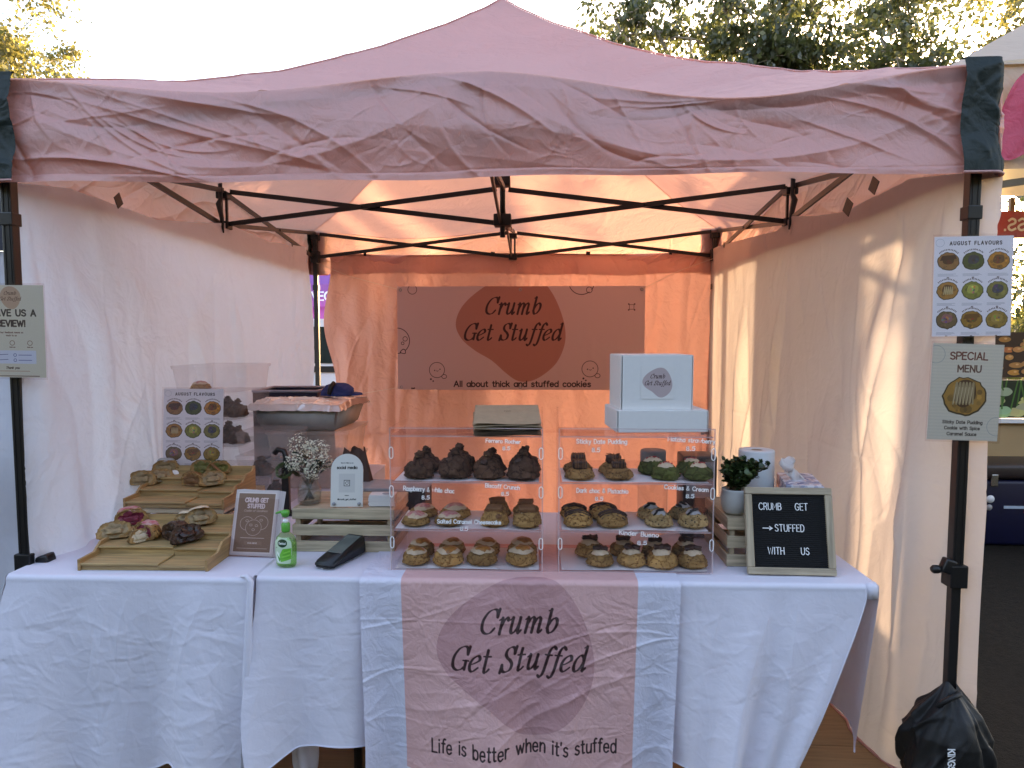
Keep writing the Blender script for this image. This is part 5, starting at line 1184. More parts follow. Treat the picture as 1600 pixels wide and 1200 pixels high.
# ============================================================ PRINTED SIGNS
def flavours():
    im = Img(630, 890, (232, 232, 238)); im.text(330, 815, 30, 'AUGUST FLAVOURS', (60, 50, 52), 7, spacing=6.5, wob=.8, wmul=.8)
    im.disk(45, 835, 34, (176, 180, 190), ring=3)
    cols = [((150, 105, 60), (70, 35, 22), 2), ((70, 84, 40), (50, 52, 70), 0), ((190, 125, 45), (95, 60, 35), 0), ((170, 120, 55), (85, 48, 20), 1), ((120, 125, 50), (170, 175, 80), 0), ((125, 120, 60), (60, 62, 80), 0),
            ((110, 90, 60), (150, 95, 100), 0), ((150, 110, 40), (110, 70, 25), 2), ((150, 120, 50), (165, 135, 70), 0)]
    for i, (c, t_, k) in enumerate(cols):
        x = 115+200*(i % 3); y = 670-262*(i//3); im.cookie(x, y, 88, c, i+3, t_, k if k == 1 else 0)
        if k == 2: im.poly([(x-68, y+5), (x+66, y+22), (x+58, y+58), (x-52, y+48)], t_)
        rr = random.Random(i)
        for j in range(14):
            a = math.pi*(.75-.5*j/13); im.stroke([(x+100*math.cos(a), y+100*math.sin(a)), (x+107*math.cos(a)+rr.uniform(-3, 3), y+108*math.sin(a))], 6, (60, 35, 32))
        for j in range(3): im.stroke([(x-82, y-112-9*j), (x+rr.uniform(30, 82), y-112-9*j)], 2.5, (120, 122, 135), alpha=.8)
        im.text(x, y-150, 10, '8.5', (70, 50, 50), 3)
    return im.done('flavours_print')
M_flav = imgmat('flavours_poster', flavours(), .4, .6)
def frame_sleeve(par, w_, h_): link('plastic_sleeve', box_me(w_+.012, .0006, h_+.012, (0, -.0022, -.006)), M_acr, par)
q = P(1525.5, 525, Y=-.05)
t_ = thing('flavours_poster', 'laminated August Flavours sheet with nine cookies taped high on right pole', 'poster', (1.455, -.042, 1.487), (0, rad(-.8), 0), 'August Flavours sheets')
card('printed_sheet', .225, .290, M_flav, M_white, t_); frame_sleeve(t_, .225, .290)
t_ = thing('flavours_poster', 'August Flavours sheet standing behind the upper bamboo tray', 'poster', (P(301, 745, Y=.66).x, .66, .944), (rad(-5), rad(.6), rad(2)), 'August Flavours sheets')
card('printed_sheet', .250, .325, M_flav, M_white, t_); frame_sleeve(t_, .250, .325); link('clear_stand', box_me(.22, .05, .088, (0, .03, -.093), .002), M_acr, t_)
# special menu
im = Img(560, 780, (204, 200, 182)); im.rect(10, 10, 550, 770, (208, 204, 186))
for yy in range(0, 780, 26): im.rect(0, yy, 560, yy+13, (182, 182, 168), .25)
im.text(290, 655, 56, 'SPECIAL', (110, 55, 45), 11, spacing=3.5, wob=.3); im.text(300, 555, 52, 'MENU', (96, 62, 54), 11, spacing=4, wob=.3)
im.cookie(275, 355, 172, (160, 118, 52), 5); im.blob([(-.55, .1), (-.35, .7), (.1, .85), (.5, .6), (.6, 0), (.3, -.5), (-.1, -.65), (-.45, -.4)], 275, 365, 150, (72, 44, 18))
for k in range(6):
    xx = 190+k*26; im.stroke(cr_spline([(xx, 295), (xx+14, 440), (xx+22, 455), (xx+24, 300)]), 15, (150, 134, 100)); im.stroke(cr_spline([(xx+3, 305), (xx+15, 430)]), 5, (190, 176, 140))
for k, tx in enumerate(('Sticky Date Pudding', 'Cookie with Spice', 'Caramel Sauce')): im.text(275, 136-48*k, 24, tx, (74, 66, 58), 6, spacing=3.8)
im.disk(30, 690, 70, (150, 160, 158), ring=4); im.disk(545, 120, 75, (150, 160, 158), ring=4)
t_ = thing('menu_poster', 'grey Special Menu sheet with a large date pudding cookie taped to right pole', 'poster', (1.442, -.042, 1.178), (0, rad(1.6), 0))
card('printed_sheet', .205, .286, imgmat('special_menu', im.done('menu_print'), .4, .7), M_white, t_); frame_sleeve(t_, .205, .286)
# review sheet, its left part is outside the picture
im = Img(560, 800, (200, 194, 174)); im.blob([(-.9, .1), (-.5, .9), (.3, 1), (.9, .4), (.8, -.5), (.3, -1), (-.4, -.8)], 275, 690, 95, (182, 150, 125)); im.logo(275, 668, 30, (90, 60, 48))
im.text(275, 535, 52, 'LEAVE US A', (58, 46, 40), 13, spacing=4.0); im.text(275, 445, 50, 'REVIEW!', (62, 44, 38), 13, spacing=3.2)
for k, (tx) in enumerate(('Your feedback means so', 'much to us')): im.text(275, 385-26*k, 13, tx, (110, 70, 60), 3)
for x in (120, 280, 430): im.disk(x, 300, 20, (110, 60, 55), ring=4); im.text(x, 260, 8, 'thank you', (110, 70, 60), 2.5)
im.rect(100, 120, 480, 235, (196, 202, 216))
for y_ in (195, 150): im.stroke([(130, y_), (240, y_+6)], 4, (70, 60, 100)); im.disk(300, y_, 12, (70, 70, 120), ring=4); im.stroke([(330, y_), (440, y_)], 5, (80, 80, 130))
im.text(275, 75, 18, 'Thank you', (60, 40, 38), 4, slant=.3); im.stroke([(130, 55), (420, 55)], 3, (150, 60, 50)); im.stroke([(60, 12), (500, 12)], 8, (120, 90, 80))
t_ = thing('review_poster', 'beige Leave Us A Review sheet taped to the left pole', 'poster', (-1.447, -.042, 1.359), (0, rad(.6), 0))
card('printed_sheet', .21, .285, imgmat('review_sheet', im.done('review_print'), .4, .5), M_white, t_); frame_sleeve(t_, .21, .285)
# loyalty flyer in a leaning holder
im = Img(460, 640, (190, 178, 178)); im.rect(22, 24, 438, 616, (205, 192, 190)); im.rect(34, 36, 426, 604, (120, 88, 72))
im.text(230, 520, 38, 'CRUMB GET', (214, 190, 190), 11, spacing=3, wmul=.85); im.text(230, 462, 38, 'STUFFED', (214, 190, 190), 11, spacing=3, wmul=.85); im.text(230, 425, 20, 'Cookie of Goodness', (190, 165, 155), 3, slant=.3)
for x, y, r_ in ((150, 310, 72), (300, 320, 76), (225, 270, 84)): im.disk(x, y, r_, (120, 88, 72)); im.disk(x, y, r_, (196, 172, 164), r_*.9, ring=4)
for x, y in ((195, 295), (255, 290), (225, 250), (300, 345), (150, 335)): im.disk(x, y, 15, (196, 172, 164), 10, ring=4)
im.stroke([(100, 170), (350, 170)], 5, (200, 180, 175)); im.rect(140, 105, 330, 140, (132, 98, 82)); im.text(230, 115, 12, 'SCAN ABOVE', (205, 190, 185), 3); im.stroke([(70, 70), (390, 70)], 4, (190, 170, 160))
t_ = thing('flyer_holder', 'clear holder with brown Crumb Get Stuffed flyers leaning at the left table edge', 'flyer holder', (-.766, .075, TZ+.004), (rad(-17), 0, rad(-4)))
fm_ = imgmat('flyer_sheet', im.done('flyer_print'), .4, .7)
for k in range(4): card('flyer', .150, .216, fm_, M_white, t_, (.004*k, .002*k+.002, .003), (0, rad(.8*k), 0), .0006)
link('holder_front', box_me(.158, .002, .19, (0, -.003, 0)), M_acr, t_); link('holder_back', box_me(.158, .002, .20, (0, .012, 0)), M_acr, t_); link('holder_base', box_me(.158, .07, .002, (0, .03, -.001)), M_acr, t_); link('holder_side', box_me(.002, .016, .19, (.079, .004, 0)), M_acr, t_)
# social media plaque with arched top (no code is printed)
pts = [(-.055, 0), (.055, 0), (.055, .125)]+[(.055*math.cos(a), .125+.055*math.sin(a)) for a in np.linspace(0, math.pi, 16)][1:-1]+[(-.055, .125)]
im = Img(440, 720, (214, 212, 206)); im.text(220, 590, 13, 'Scan to follow us on', (60, 66, 68), 3.5); im.text(220, 515, 38, 'social media', (38, 42, 44), 8.5, spacing=3)
im.rect(110, 195, 330, 450, (200, 198, 194))
for (a, b, r_) in ((220, 322, 42),):
    im.rect(a-r_, b-r_, a+r_, b+r_, (50, 55, 58)); im.rect(a-r_+8, b-r_+8, a+r_-8, b+r_-8, (214, 212, 206)); im.disk(a, b, 19, (50, 55, 58), ring=7); im.disk(a+22, b+22, 5, (50, 55, 58))
im.text(220, 150, 9, 'instagram', (60, 66, 68), 3); im.text(220, 92, 20, '@crumb_get_stuffed', (48, 52, 54), 4.5, spacing=3)
t_ = thing('social_media_sign', 'pale arched plaque reading social media standing on the left crate', 'sign', (-.467, .165, .9065), (rad(-7), 0, rad(2)))
n = len(pts); me = me_from([(x, 0, z) for x, z in pts]+[(x, .004, z) for x, z in pts], [tuple(range(n)), tuple(range(2*n-1, n-1, -1))]+[(i, i+n, (i+1) % n+n, (i+1) % n) for i in range(n)], uvs=[((x+.055)/.11, z/.18) for x, z in pts]*2)
link('plaque', me, [imgmat('social_plaque', im.done('social_print'), .25, .5), M_card], t_)
for p in me.polygons: p.material_index = 0 if p.index == 0 else 1
for s_ in (-1, 1): link('stand_off', lathe_me([(0, 0), (.006, 0), (.006, .004), (0, .004)], 14), M_grey, t_, (s_*.043, -.001, .010), (math.pi/2, 0, 0))
link('foot', box_me(.10, .035, .004, (0, .018, 0)), M_acr, t_)
# business cards in a low box
t_ = thing('card_box', 'small white stack of cards on the right end of the left crate', 'card stack', (-.350, .185, .9065), (0, 0, .05))
for k in range(7): link('card', box_me(.088, .055, .005, (random.Random(k).uniform(-.002, .002), .02, .0055*k)), M_card, t_)
link('printed_oval', lathe_me([(0, 0), (.016, 0), (.016, .0005), (0, .0005)], 20), M_grey, t_, (.015, .015, .0388))

# ============================================================ FLOWERS IN A GLASS
vz = thing('flower_vase', 'clear glass jar of small white blossoms and dark leaves on the left crate', 'flowers', (P(484, 793, Y=.215).x, .215, .9065))
link('glass', lathe_me([(.0, .001), (.036, .0), (.040, .006), (.0405, .05), (.034, .066), (.030, .075), (.031, .098), (.0335, .10), (.029, .098), (.028, .075), (.038, .05), (.038, .008), (0, .006)], 28), M_glass, vz)
link('water', lathe_me([(0, .007), (.0375, .008), (.0375, .045), (0, .045)], 24), clearmat('water', (.88, .9, .86), .02), vz)
rg = random.Random(21); M_stem = pmat('brown_stem', (.10, .06, .03), .8); M_petal = pmat('white_petal', (.66, .62, .48), .7, amt=.15, scale=100); M_dleaf = pmat('dark_leaf', (.018, .03, .012), .45, amt=.4, scale=30); M_lgreen = pmat('fresh_leaf', (.06, .10, .03), .5, amt=.4, scale=40)
heads = [(-.035, .0, .205, .042), (.035, .01, .185, .040), (-.005, -.03, .150, .046), (.050, -.01, .150, .036), (-.045, -.02, .145, .034), (.02, -.03, .115, .030), (.0, .02, .19, .03)]
SV, SF = [], []
for hx_, hy_, hz_, hr in heads:
    me = tube_me([(hx_*-.25, hy_*-.2, .01), (hx_*.2, hy_*.2, .07), (hx_*.7, hy_*.8, hz_*.75), (hx_, hy_, hz_)], .0016, 5); o_ = len(SV); SV += [v.co.copy() for v in me.vertices]; SF += [tuple(o_+i for i in p.vertices) for p in me.polygons]
for k in range(5):
    a = rg.uniform(0, 6); me = tube_me([(.02*math.cos(a), .02*math.sin(a), .01), (-.022*math.cos(a), -.022*math.sin(a), .085)], .0016, 5); o_ = len(SV); SV += [v.co.copy() for v in me.vertices]; SF += [tuple(o_+i for i in p.vertices) for p in me.polygons]
link('stems', me_from(SV, SF, True), M_stem, vz)
for hi, (hx_, hy_, hz_, hr) in enumerate(heads):
    V, F = [], []
    for k in range(150):
        d = Vector((rg.gauss(0, 1), rg.gauss(0, 1), rg.gauss(0, 1))).normalized()*hr*rg.uniform(.35, 1)**.6; c_ = Vector((hx_, hy_, hz_))+d; nn = (d.normalized()+Vector((0, -.4, .3))).normalized(); u_ = nn.orthogonal().normalized(); v_ = nn.cross(u_)
        b_ = len(V); r0_ = rg.uniform(.0028, .0046)
        for j in range(10): a = 6.283*j/10; rr_ = r0_*(1.0 if j % 2 == 0 else .45); V.append(c_+(u_*math.cos(a)+v_*math.sin(a))*rr_+nn*(.0015 if j % 2 == 0 else 0))
        F.append(tuple(range(b_, b_+10)))
    link('blossom', me_from(V, F), M_petal, vz)
def leaf_me(L, W, bend=.2):
    V = [(0, 0, 0), (L*.3, W, L*.05), (L*.7, W*.8, L*bend*.4), (L, 0, L*bend*.3), (L*.7, -W*.8, L*bend*.4), (L*.3, -W, L*.05), (L*.5, 0, -L*.04)]
    return me_from(V, [(0, 1, 6), (1, 2, 6), (2, 3, 6), (3, 4, 6), (4, 5, 6), (5, 0, 6)], True)
LF = [leaf_me(.045, .010), leaf_me(.034, .009, .5), leaf_me(.05, .012, -.3)]
for k in range(26):
    a = rg.uniform(0, 6.28); r_ = rg.uniform(.01, .05); link('leaf', LF[k % 3], None if LF[k % 3].materials else M_dleaf, vz, (r_*math.cos(a), r_*math.sin(a)*.7, rg.uniform(.09, .18)), (rg.uniform(-.8, .8), rg.uniform(-.9, .3), a))
# a round pale green seed head at the left
V, F = [], []
for k in range(260):
    d = Vector((rg.gauss(0, 1), rg.gauss(0, 1), rg.gauss(0, 1))).normalized()*.024; c_ = Vector((-.085, -.01, .115))+d; u_ = d.orthogonal().normalized()*.004; v_ = d.normalized()*.006; b_ = len(V); V += [c_-u_, c_+u_, c_+v_+u_*.3, c_+v_-u_*.3]; F.append((b_, b_+1, b_+2, b_+3))
link('seed_head', me_from(V, F), M_lgreen, vz)

# ============================================================ SANITISER, CARD READER
sz = thing('sanitiser_bottle', 'clear green pump bottle of hand sanitiser between the two tables', 'pump bottle', (-.614, -.005, TZ+.004), (0, 0, -.25))
M_green = pmat('green_pump', (.06, .36, .05), .35, amt=.1); M_gel = clearmat('green_gel', (.74, .94, .66), .05, (.5, .75, .4))
bt = lathe_me([(0, 0), (.033, .001), (.037, .008), (.039, .05), (.039, .075), (.034, .092), (.022, .104), (.012, .110), (.012, .118)], 30)
for v in bt.vertices: v.co.y *= .62; v.co.x *= .93
link('bottle', bt, M_gel, sz)
gel = lathe_me([(0, .002), (.031, .003), (.035, .009), (.037, .05), (.036, .072), (.031, .085), (0, .085)], 30)
for v in gel.vertices: v.co.y *= .58; v.co.x *= .93
link('gel', gel, M_gel, sz)
col_ = link('collar', lathe_me([(0, .110), (.0125, .110), (.0135, .114), (.0135, .135), (.0105, .139), (0, .139)], 20), M_green, sz)
link('neck', lathe_me([(0, .139), (.0088, .139), (.0088, .149), (.003, .150), (.003, .160), (0, .160)], 16), M_marker, sz)
link('pump_head', lathe_me([(0, .158), (.010, .158), (.0135, .170), (.012, .178), (0, .180)], 18), M_green, sz); link('nozzle', tube_me([(0, 0, .173), (-.018, -.002, .172), (-.032, -.004, .167)], .004, 8, radii=[.006, .0045, .003]), M_green, sz)
im = Img(260, 330, (178, 205, 175)); im.poly([(120, 20), (250, 60), (255, 200), (150, 190), (105, 110)], (90, 180, 60)); im.poly([(20, 30), (110, 10), (100, 130), (60, 160)], (215, 230, 215)); im.poly([(60, 120), (120, 60), (100, 20)], (60, 150, 50))
for k in range(5): im.stroke([(130+k*10, 60+k*26), (235, 90+k*24)], 9, (130, 205, 90) if k % 2 else (70, 160, 50))
im.disk(140, 260, 62, (14, 60, 34), 50); im.text(140, 248, 25, 'Dettol', (225, 232, 225), 5.5, spacing=2.5); im.text(55, 195, 9, 'hand', (90, 110, 90), 3)
V, F, U = [], [], []
for i in range(13):
    a = -1.0+2*i/12; x = .0362*math.sin(a)*1.0; y = -.0245*math.cos(a)-.0012
    for j, (z, s_) in enumerate(((.014, .85), (.05, 1), (.080, .98), (.096, .62))): V.append((x*s_, y*(1 if j < 3 else .82)-.0003, z)); U.append((i/12*s_+(1-s_)/2, (z-.014)/.082))
for i in range(12):
    for j in range(3): F.append((i*4+j, (i+1)*4+j, (i+1)*4+j+1, i*4+j+1))
link('label', me_from(V, F, True, U), imgmat('sanitiser_label', im.done('sanitiser_print'), .4, .3), sz)
pt = thing('card_reader', 'black handheld card reader with grey screen lying on the white cloth', 'card reader', (-.455, .055, TZ+.018), (rad(5), 0, rad(-20)))
bm = bmesh.new(); prof = [(-.038, -.085), (-.030, -.098), (.030, -.098), (.038, -.085), (.036, .085), (.030, .092), (-.030, .092), (-.036, .085)]
A_ = [bm.verts.new((x, y, -.012+(.010 if y < -.08 else -.006))) for x, y in prof]; B_ = [bm.verts.new((x*.98, y*.985,   .014 if y < 0 else .040)) for x, y in prof]
bm.faces.new(A_); bm.faces.new(B_[::-1])
for i in range(8): bm.faces.new((A_[i], B_[i], B_[(i+1) % 8], A_[(i+1) % 8]))
bmesh.ops.recalc_face_normals(bm, faces=bm.faces); bmesh.ops.bevel(bm, geom=bm.edges[:], offset=.005, segments=2, affect='EDGES'); link('body', bm_me(bm, True), M_black, pt)
sl_ = math.atan2(.026, .177); link('screen', box_me(.054, .112, .0015, (0, 0, 0), .0006, 1), pmat('grey_screen', (.10, .12, .11), .12, amt=.1), pt, (0, .020, .0322), (sl_, 0, 0))
link('card_slot', box_me(.046, .003, .004, (0, -.0985, .001)), pmat('slot_black', (.004, .004, .004), .6), pt); link('status_light', lathe_me([(0, 0), (.0018, 0), (.0018, .001), (0, .001)], 8), M_marker, pt, (0, -.1, -.003), (math.pi/2, 0, 0))

# ============================================================ PLANT, TOWEL, TISSUES, LETTER BOARD
pp = thing('potted_plant', 'bushy small-leaved green plant in a pale round pot on the right crate', 'potted plant', (.822, .105, .9145))
link('pot', lathe_me([(0, 0), (.028, 0), (.036, .008), (.043, .03), (.044, .055), (.040, .072), (.041, .080), (.0385, .081), (.037, .074), (0, .070)], 36), pmat('matte_white_pot', (.50, .50, .48), .6, amt=.05, scale=30, bump=.1), pp)
link('soil', lathe_me([(0, .073), (.036, .071)], 20), pmat('soil', (.03, .02, .012), .95), pp)
rg = random.Random(33); M_box = [pmat('box_leaf_dark', (.022, .045, .014), .4, amt=.4, scale=40), pmat('box_leaf_light', (.06, .10, .03), .42, amt=.4, scale=40)]
LS = [leaf_me(.021, .0082, .3), leaf_me(.017, .0072, .6)]
VV = [[], []]; FF = [[], []]; SV, SF = [], []
for k in range(84):
    a = rg.uniform(0, 6.28); ln = rg.uniform(.04, .115); tl = rg.uniform(.02, .85); side_b = .035 if k % 3 else 0
    end = Vector((math.sin(tl)*math.cos(a)*ln+side_b*rg.random()+.006, math.sin(tl)*math.sin(a)*ln*.75, .072+math.cos(tl)*ln*.95)); st_ = Vector((rg.uniform(-.018, .018), rg.uniform(-.018, .018), .07)); mid = st_.lerp(end, .5)+Vector((0, 0, .012))
    me = tube_me([st_, mid, end], .0011, 4); o_ = len(SV); SV += [v.co.copy() for v in me.vertices]; SF += [tuple(o_+i for i in p.vertices) for p in me.polygons]
    for j in range(27):
        t__ = rg.uniform(.2, 1.02); c_ = (st_.lerp(mid, t__*2) if t__ < .5 else mid.lerp(end, t__*2-1)); R_ = Euler((rg.uniform(-.7, .7), rg.uniform(-1.1, .3), rg.uniform(0, 6.28))).to_matrix(); w_ = rg.random() < .38
        o_ = len(VV[w_]); lm = LS[j % 2]; VV[w_] += [c_+R_ @ v.co for v in lm.vertices]; FF[w_] += [tuple(o_+i for i in p.vertices) for p in lm.polygons]
link('stems', me_from(SV, SF), M_stem, pp)
for w_ in (0, 1):
    o = link('foliage', me_from(VV[w_], FF[w_], True), M_box[w_], pp); o['kind'] = 'stuff'
tw = thing('paper_towel_roll', 'upright white paper towel roll behind the potted plant', 'paper towel', (P(1181, 760, Y=.26).x, .262, .9145))
link('roll', lathe_me([(.016, 0), (.058, 0), (.0595, .004), (.0595, .178), (.058, .182), (.020, .182), (.019, .17)], 44), pmat('towel_paper', (.62, .66, .68), .85, amt=.03, scale=80, bump=.35, bscale=180), tw)
link('core', lathe_me([(.018, .0), (.019, .0), (.0195, .181), (.0175, .181), (.0175, .0)], 24), M_kraft, tw)
tb = thing('tissue_box', 'blue floral tissue box with a white tissue pulled up behind the letter board', 'tissue box', (1.060, .190, .9145), (0, 0, rad(-12)))
mt, nn_, out_ = newmat('floral_card'); pb = N(nn_, 'ShaderNodeBsdfPrincipled', _Roughness=.5); tc = N(nn_, 'ShaderNodeTexCoord'); vo = N(nn_, 'ShaderNodeTexVoronoi', _Scale=70); nn_.links.new(tc.outputs['Object'], vo.inputs['Vector']); cr = N(nn_, 'ShaderNodeValToRGB'); nn_.links.new(vo.outputs['Color'], cr.inputs[0])
cr.color_ramp.elements[0].color = (.66, .67, .70, 1); cr.color_ramp.elements[1].color = (.55, .58, .68, 1)
for p_, c_ in ((.45, (.08, .10, .22, 1)), (.58, (.66, .67, .70, 1)), (.72, (.45, .33, .32, 1)), (.82, (.64, .65, .70, 1))): e = cr.color_ramp.elements.new(p_); e.color = c_
nn_.links.new(cr.outputs[0], pb.inputs['Base Color']); nn_.links.new(pb.outputs[0], out_.inputs[0])
link('carton', box_me(.115, .215, .095, (0, .0, 0), .0015, 1), mt, tb)
A, B = np.meshgrid(np.linspace(-1, 1, 22), np.linspace(0, 1, 24)); wd_ = .052*(1-B*.6)+.004
link('tissue', grid_me(np.stack([A*wd_*np.cos(A*1.4+B*2)-.025*B-.005+.012*np.sin(B*9+A*3)*B, -.015+A*.02*np.sin(B*5+1)+.010*np.sin(A*6), .094+.075*B**.8*(1-.35*np.abs(A)*np.sin(B*3))+.004*np.sin(A*9)*B], -1)), fabric('tissue_paper', (.78, .76, .75), .35, wr=.3, wscale=20), tb)
lb = thing('letter_board', 'black felt letter board in an oak frame leaning at the right table edge', 'letter board', (.960, -.032, TZ+.004), (rad(-14), 0, rad(-1.5)))
S_ = .264; fw = .0215; hS = S_*1.0
for nm, args in (('top', (S_, .018, fw, (0, 0, hS-fw))), ('bottom', (S_, .018, fw, (0, 0, 0)))): link('frame_rail', box_me(*args, .002, 1), M_frame, lb)
for s_ in (-1, 1): link('frame_rail', box_me(fw, .018, hS-2*fw-.0006, (s_*(S_/2-fw/2), 0, fw+.0003), .002, 1), M_framez, lb)
V, F = [], []; ng_ = 36; iw = S_/2-fw+.001; ih = hS-2*fw
for k in range(ng_):
    z0_, z1_ = fw+ih*k/ng_, fw+ih*(k+1)/ng_; zm = z0_+(z1_-z0_)*.32; b_ = len(V)
    V += [(-iw, .002, z0_), (iw, .002, z0_), (iw, -.0015, z0_+.0008), (-iw, -.0015, z0_+.0008), (iw, -.0015, z1_-.0016), (-iw, -.0015, z1_-.0016), (iw, .002, z1_-.0008), (-iw, .002, z1_-.0008), (iw, .002, z1_), (-iw, .002, z1_)]
    F += [(b_, b_+1, b_+2, b_+3), (b_+3, b_+2, b_+4, b_+5), (b_+5, b_+4, b_+6, b_+7), (b_+7, b_+6, b_+8, b_+9)]
link('grooved_felt', me_from(V, F), pmat('black_felt', (.008, .008, .009), .95, amt=.3, scale=100), lb); link('backing', box_me(2*iw, .003, ih, (0, .005, fw)), M_black, lb)
for tx, xx, zz, cap in (('CRUMB', -.052, .195, .0205), ('GET', .043, .195, .0205), ('STUFFED', .004, .130, .0205), ('WITH', -.040, .061, .0205), ('US', .047, .061, .0205)):
    st, W_ = layout(tx, cap, spacing=3.0, wmul=.72); link('lettering', ribbon_me([[(a-W_/2, b) for a, b in t] for t in st], .0021, .0022, step=.00006), M_marker, lb, (xx-.004, -.0018, zz))
link('lettering', ribbon_me([[(-.028, 0), (0, 0)], [(-.008, .005), (0, 0), (-.008, -.005)]], .0028, .0022), M_marker, lb, (-.052, -.0018, .139))

# ============================================================ TUBS, FOIL TRAY AND THINGS AT THE BACK OF THE LEFT TABLE
def tub(label, x0, x1, y0, y1, z0, h, contents=(), group='clear plastic cookie tubs'):
    t_ = thing('storage_tub', label, 'plastic tub', ((x0+x1)/2, (y0+y1)/2, z0), group=group); hx, hy = (x1-x0)/2, (y1-y0)/2
    bm = bmesh.new()
    def ring_(sx, sy, z, r_=.03): return [bm.verts.new((cx_*(sx-r_)+r_*math.cos(a), cy_*(sy-r_)+r_*math.sin(a), z)) for cx_, cy_, a0 in ((1, 1, 0), (-1, 1, 90), (-1, -1, 180), (1, -1, 270)) for a in (rad(a0), rad(a0+30), rad(a0+60), rad(a0+90))]
    rings = [ring_(hx*.90, hy*.90, .002), ring_(hx*.97, hy*.97, h*.86), ring_(hx, hy, h*.865), ring_(hx, hy, h*.93)]
    bm.faces.new(rings[0][::-1])
    for a_, b_ in zip(rings, rings[1:]):
        for i in range(16): bm.faces.new((a_[i], a_[(i+1) % 16], b_[(i+1) % 16], b_[i]))
    link('body', bm_me(bm, False), M_tub, t_)
    bm = bmesh.new(); rings = [ring_(hx*1.01, hy*1.01, h*.925), ring_(hx*1.01, hy*1.01, h*.985), ring_(hx*.95, hy*.95, h*.99)]
    for a_, b_ in zip(rings, rings[1:]):
        for i in range(16): bm.faces.new((a_[i], a_[(i+1) % 16], b_[(i+1) % 16], b_[i]))
    bm.faces.new(rings[-1]); link('lid', bm_me(bm, False), M_tub, t_)
    return t_
lx0, lx1 = -1.425, -1.115
for k in range(5):
    z0 = TZ+.003+.1205*k; nm = ['lowest', 'second from bottom', 'middle', 'second from top', 'topmost'][k]
    tub(f'large clear tub behind the poster, {nm} of the left stack', lx0, lx1, .80, 1.18, z0, .120)
    if k >= 2:
        for j, (cx_, cy_) in enumerate(((-1.33, .90), (-1.23, .92), (-1.165, .90), (-1.28, 1.05)) if k < 4 else ((-1.35, .93),)):
            kd = 'choc' if k < 4 else 'gold'
            cookie('choc' if kd == 'choc' else 'rasp', (cx_, cy_, z0+.006), 60+k*5+j, f'{"dark" if kd == "choc" else "golden"} cookie inside the {nm} tub of the left stack, {["first", "second", "third", "fourth"][j]} along', 'cookies stored in tubs', .93)
for k in range(3):
    z0 = TZ+.003+.1045*k; nm = ['lowest', 'middle', 'topmost'][k]
    tub(f'smaller clear tub, {nm} of the stack beside the flavours sheet', -1.135, -.885, .77, 1.03, z0, .104)
cookie('choc', (-1.045, .86, TZ+.003+.1045*1+.008), 91, 'single dark cookie inside the middle small tub', 'cookies stored in tubs', .98)
cookie('choc', (-1.000, .90, TZ+.012), 94, 'dark cookie inside the lowest small tub', 'cookies stored in tubs', .9)
M_tub2 = clearmat('tan_tub_plastic', (.95, .89, .85), .34, (.80, .68, .60), rough=.3)
for k in range(2):
    t_ = tub(f'{"lower" if k == 0 else "upper"} of two wide cloudy tubs under the foil covered tray', -1.12, -.715, 1.06, 1.46, TZ+.003+.1415*k, .140, group='wide cloudy tubs')
    for ch in t_.children: ch.data.materials[0] = M_tub2
ft = thing('foil_tray', 'grey deep tray covered with crumpled foil behind the flowers', 'covered tray', (-.945, 1.235, TZ+.003+.283), (0, 0, rad(-3)))
bm = bmesh.new(); A_ = [bm.verts.new((sx*.180, sy*.175, 0)) for sx, sy in ((-1, -1), (1, -1), (1, 1), (-1, 1))]; B_ = [bm.verts.new((sx*.215, sy*.21, .125)) for sx, sy in ((-1, -1), (1, -1), (1, 1), (-1, 1))]
bm.faces.new(A_[::-1]); bm.faces.new(B_)
for i in range(4): bm.faces.new((A_[i], A_[(i+1) % 4], B_[(i+1) % 4], B_[i]))
bmesh.ops.bevel(bm, geom=bm.edges[:], offset=.012, segments=2, affect='EDGES'); link('tray', bm_me(bm, True), pmat('grey_tray', (.40, .41, .40), .5), ft)
A, B = np.meshgrid(np.linspace(-.232, .232, 110), np.linspace(-.228, .228, 110)); rs = random.Random(4); ed = np.maximum(np.abs(A)/.232, np.abs(B)/.228)
h_ = creases(A, B, 120, rs, .005, .08, .006)+vnoise(A, B, 18, 3)*.006+.012*np.clip(1-np.abs(B+.02)/.2, 0, 1)
M_foil = pmat('aluminium_foil', (.80, .80, .80), .30, 1, amt=.03, bump=.3, bscale=60, bdist=.004)
link('foil', grid_me(np.stack([A, B, .130+h_-np.clip((ed-.93)/.07, 0, 1)*.030+np.clip((ed-.93)/.07, 0, 1)*creases(A*1.0, B, 60, rs, .008, .05, .004)], -1), None, False), M_foil, ft)
cp = thing('blue_cap', 'blue fabric cap with black strap lying on the foil covered tray', 'cap', (-.845, 1.36, TZ+.003+.283+.143), (0, 0, .3))
M_blue = pmat('blue_cotton', (.02, .045, .20), .8, bump=.2, bscale=200)
bl = dome_me(5, .085, .062, .05, .12, .02); link('crown', bl, M_blue, cp); br = dome_me(8, .06, .014, .2, .1, .0)
for v in br.vertices: v.co.x = v.co.x*.9+.07
link('brim', br, M_blue, cp); link('strap', tube_me([(-.045, -.075, .012), (-.038, -.068, .050), (-.02, -.05, .068)], .012, 8), M_black, cp)
cp2 = thing('navy_crate', 'navy plastic crate with pale rim behind the tub stacks', 'crate', (-1.13, 1.52, TZ+.003))
for args in ((.34, .012, .44, (0, -.14, 0)), (.34, .012, .44, (0, .14, 0)), (.012, .268, .44, (-.164, 0, 0)), (.012, .268, .44, (.164, 0, 0)), (.34, .28, .01, (0, 0, 0))): link('wall_board', box_me(*args), M_navy, cp2)
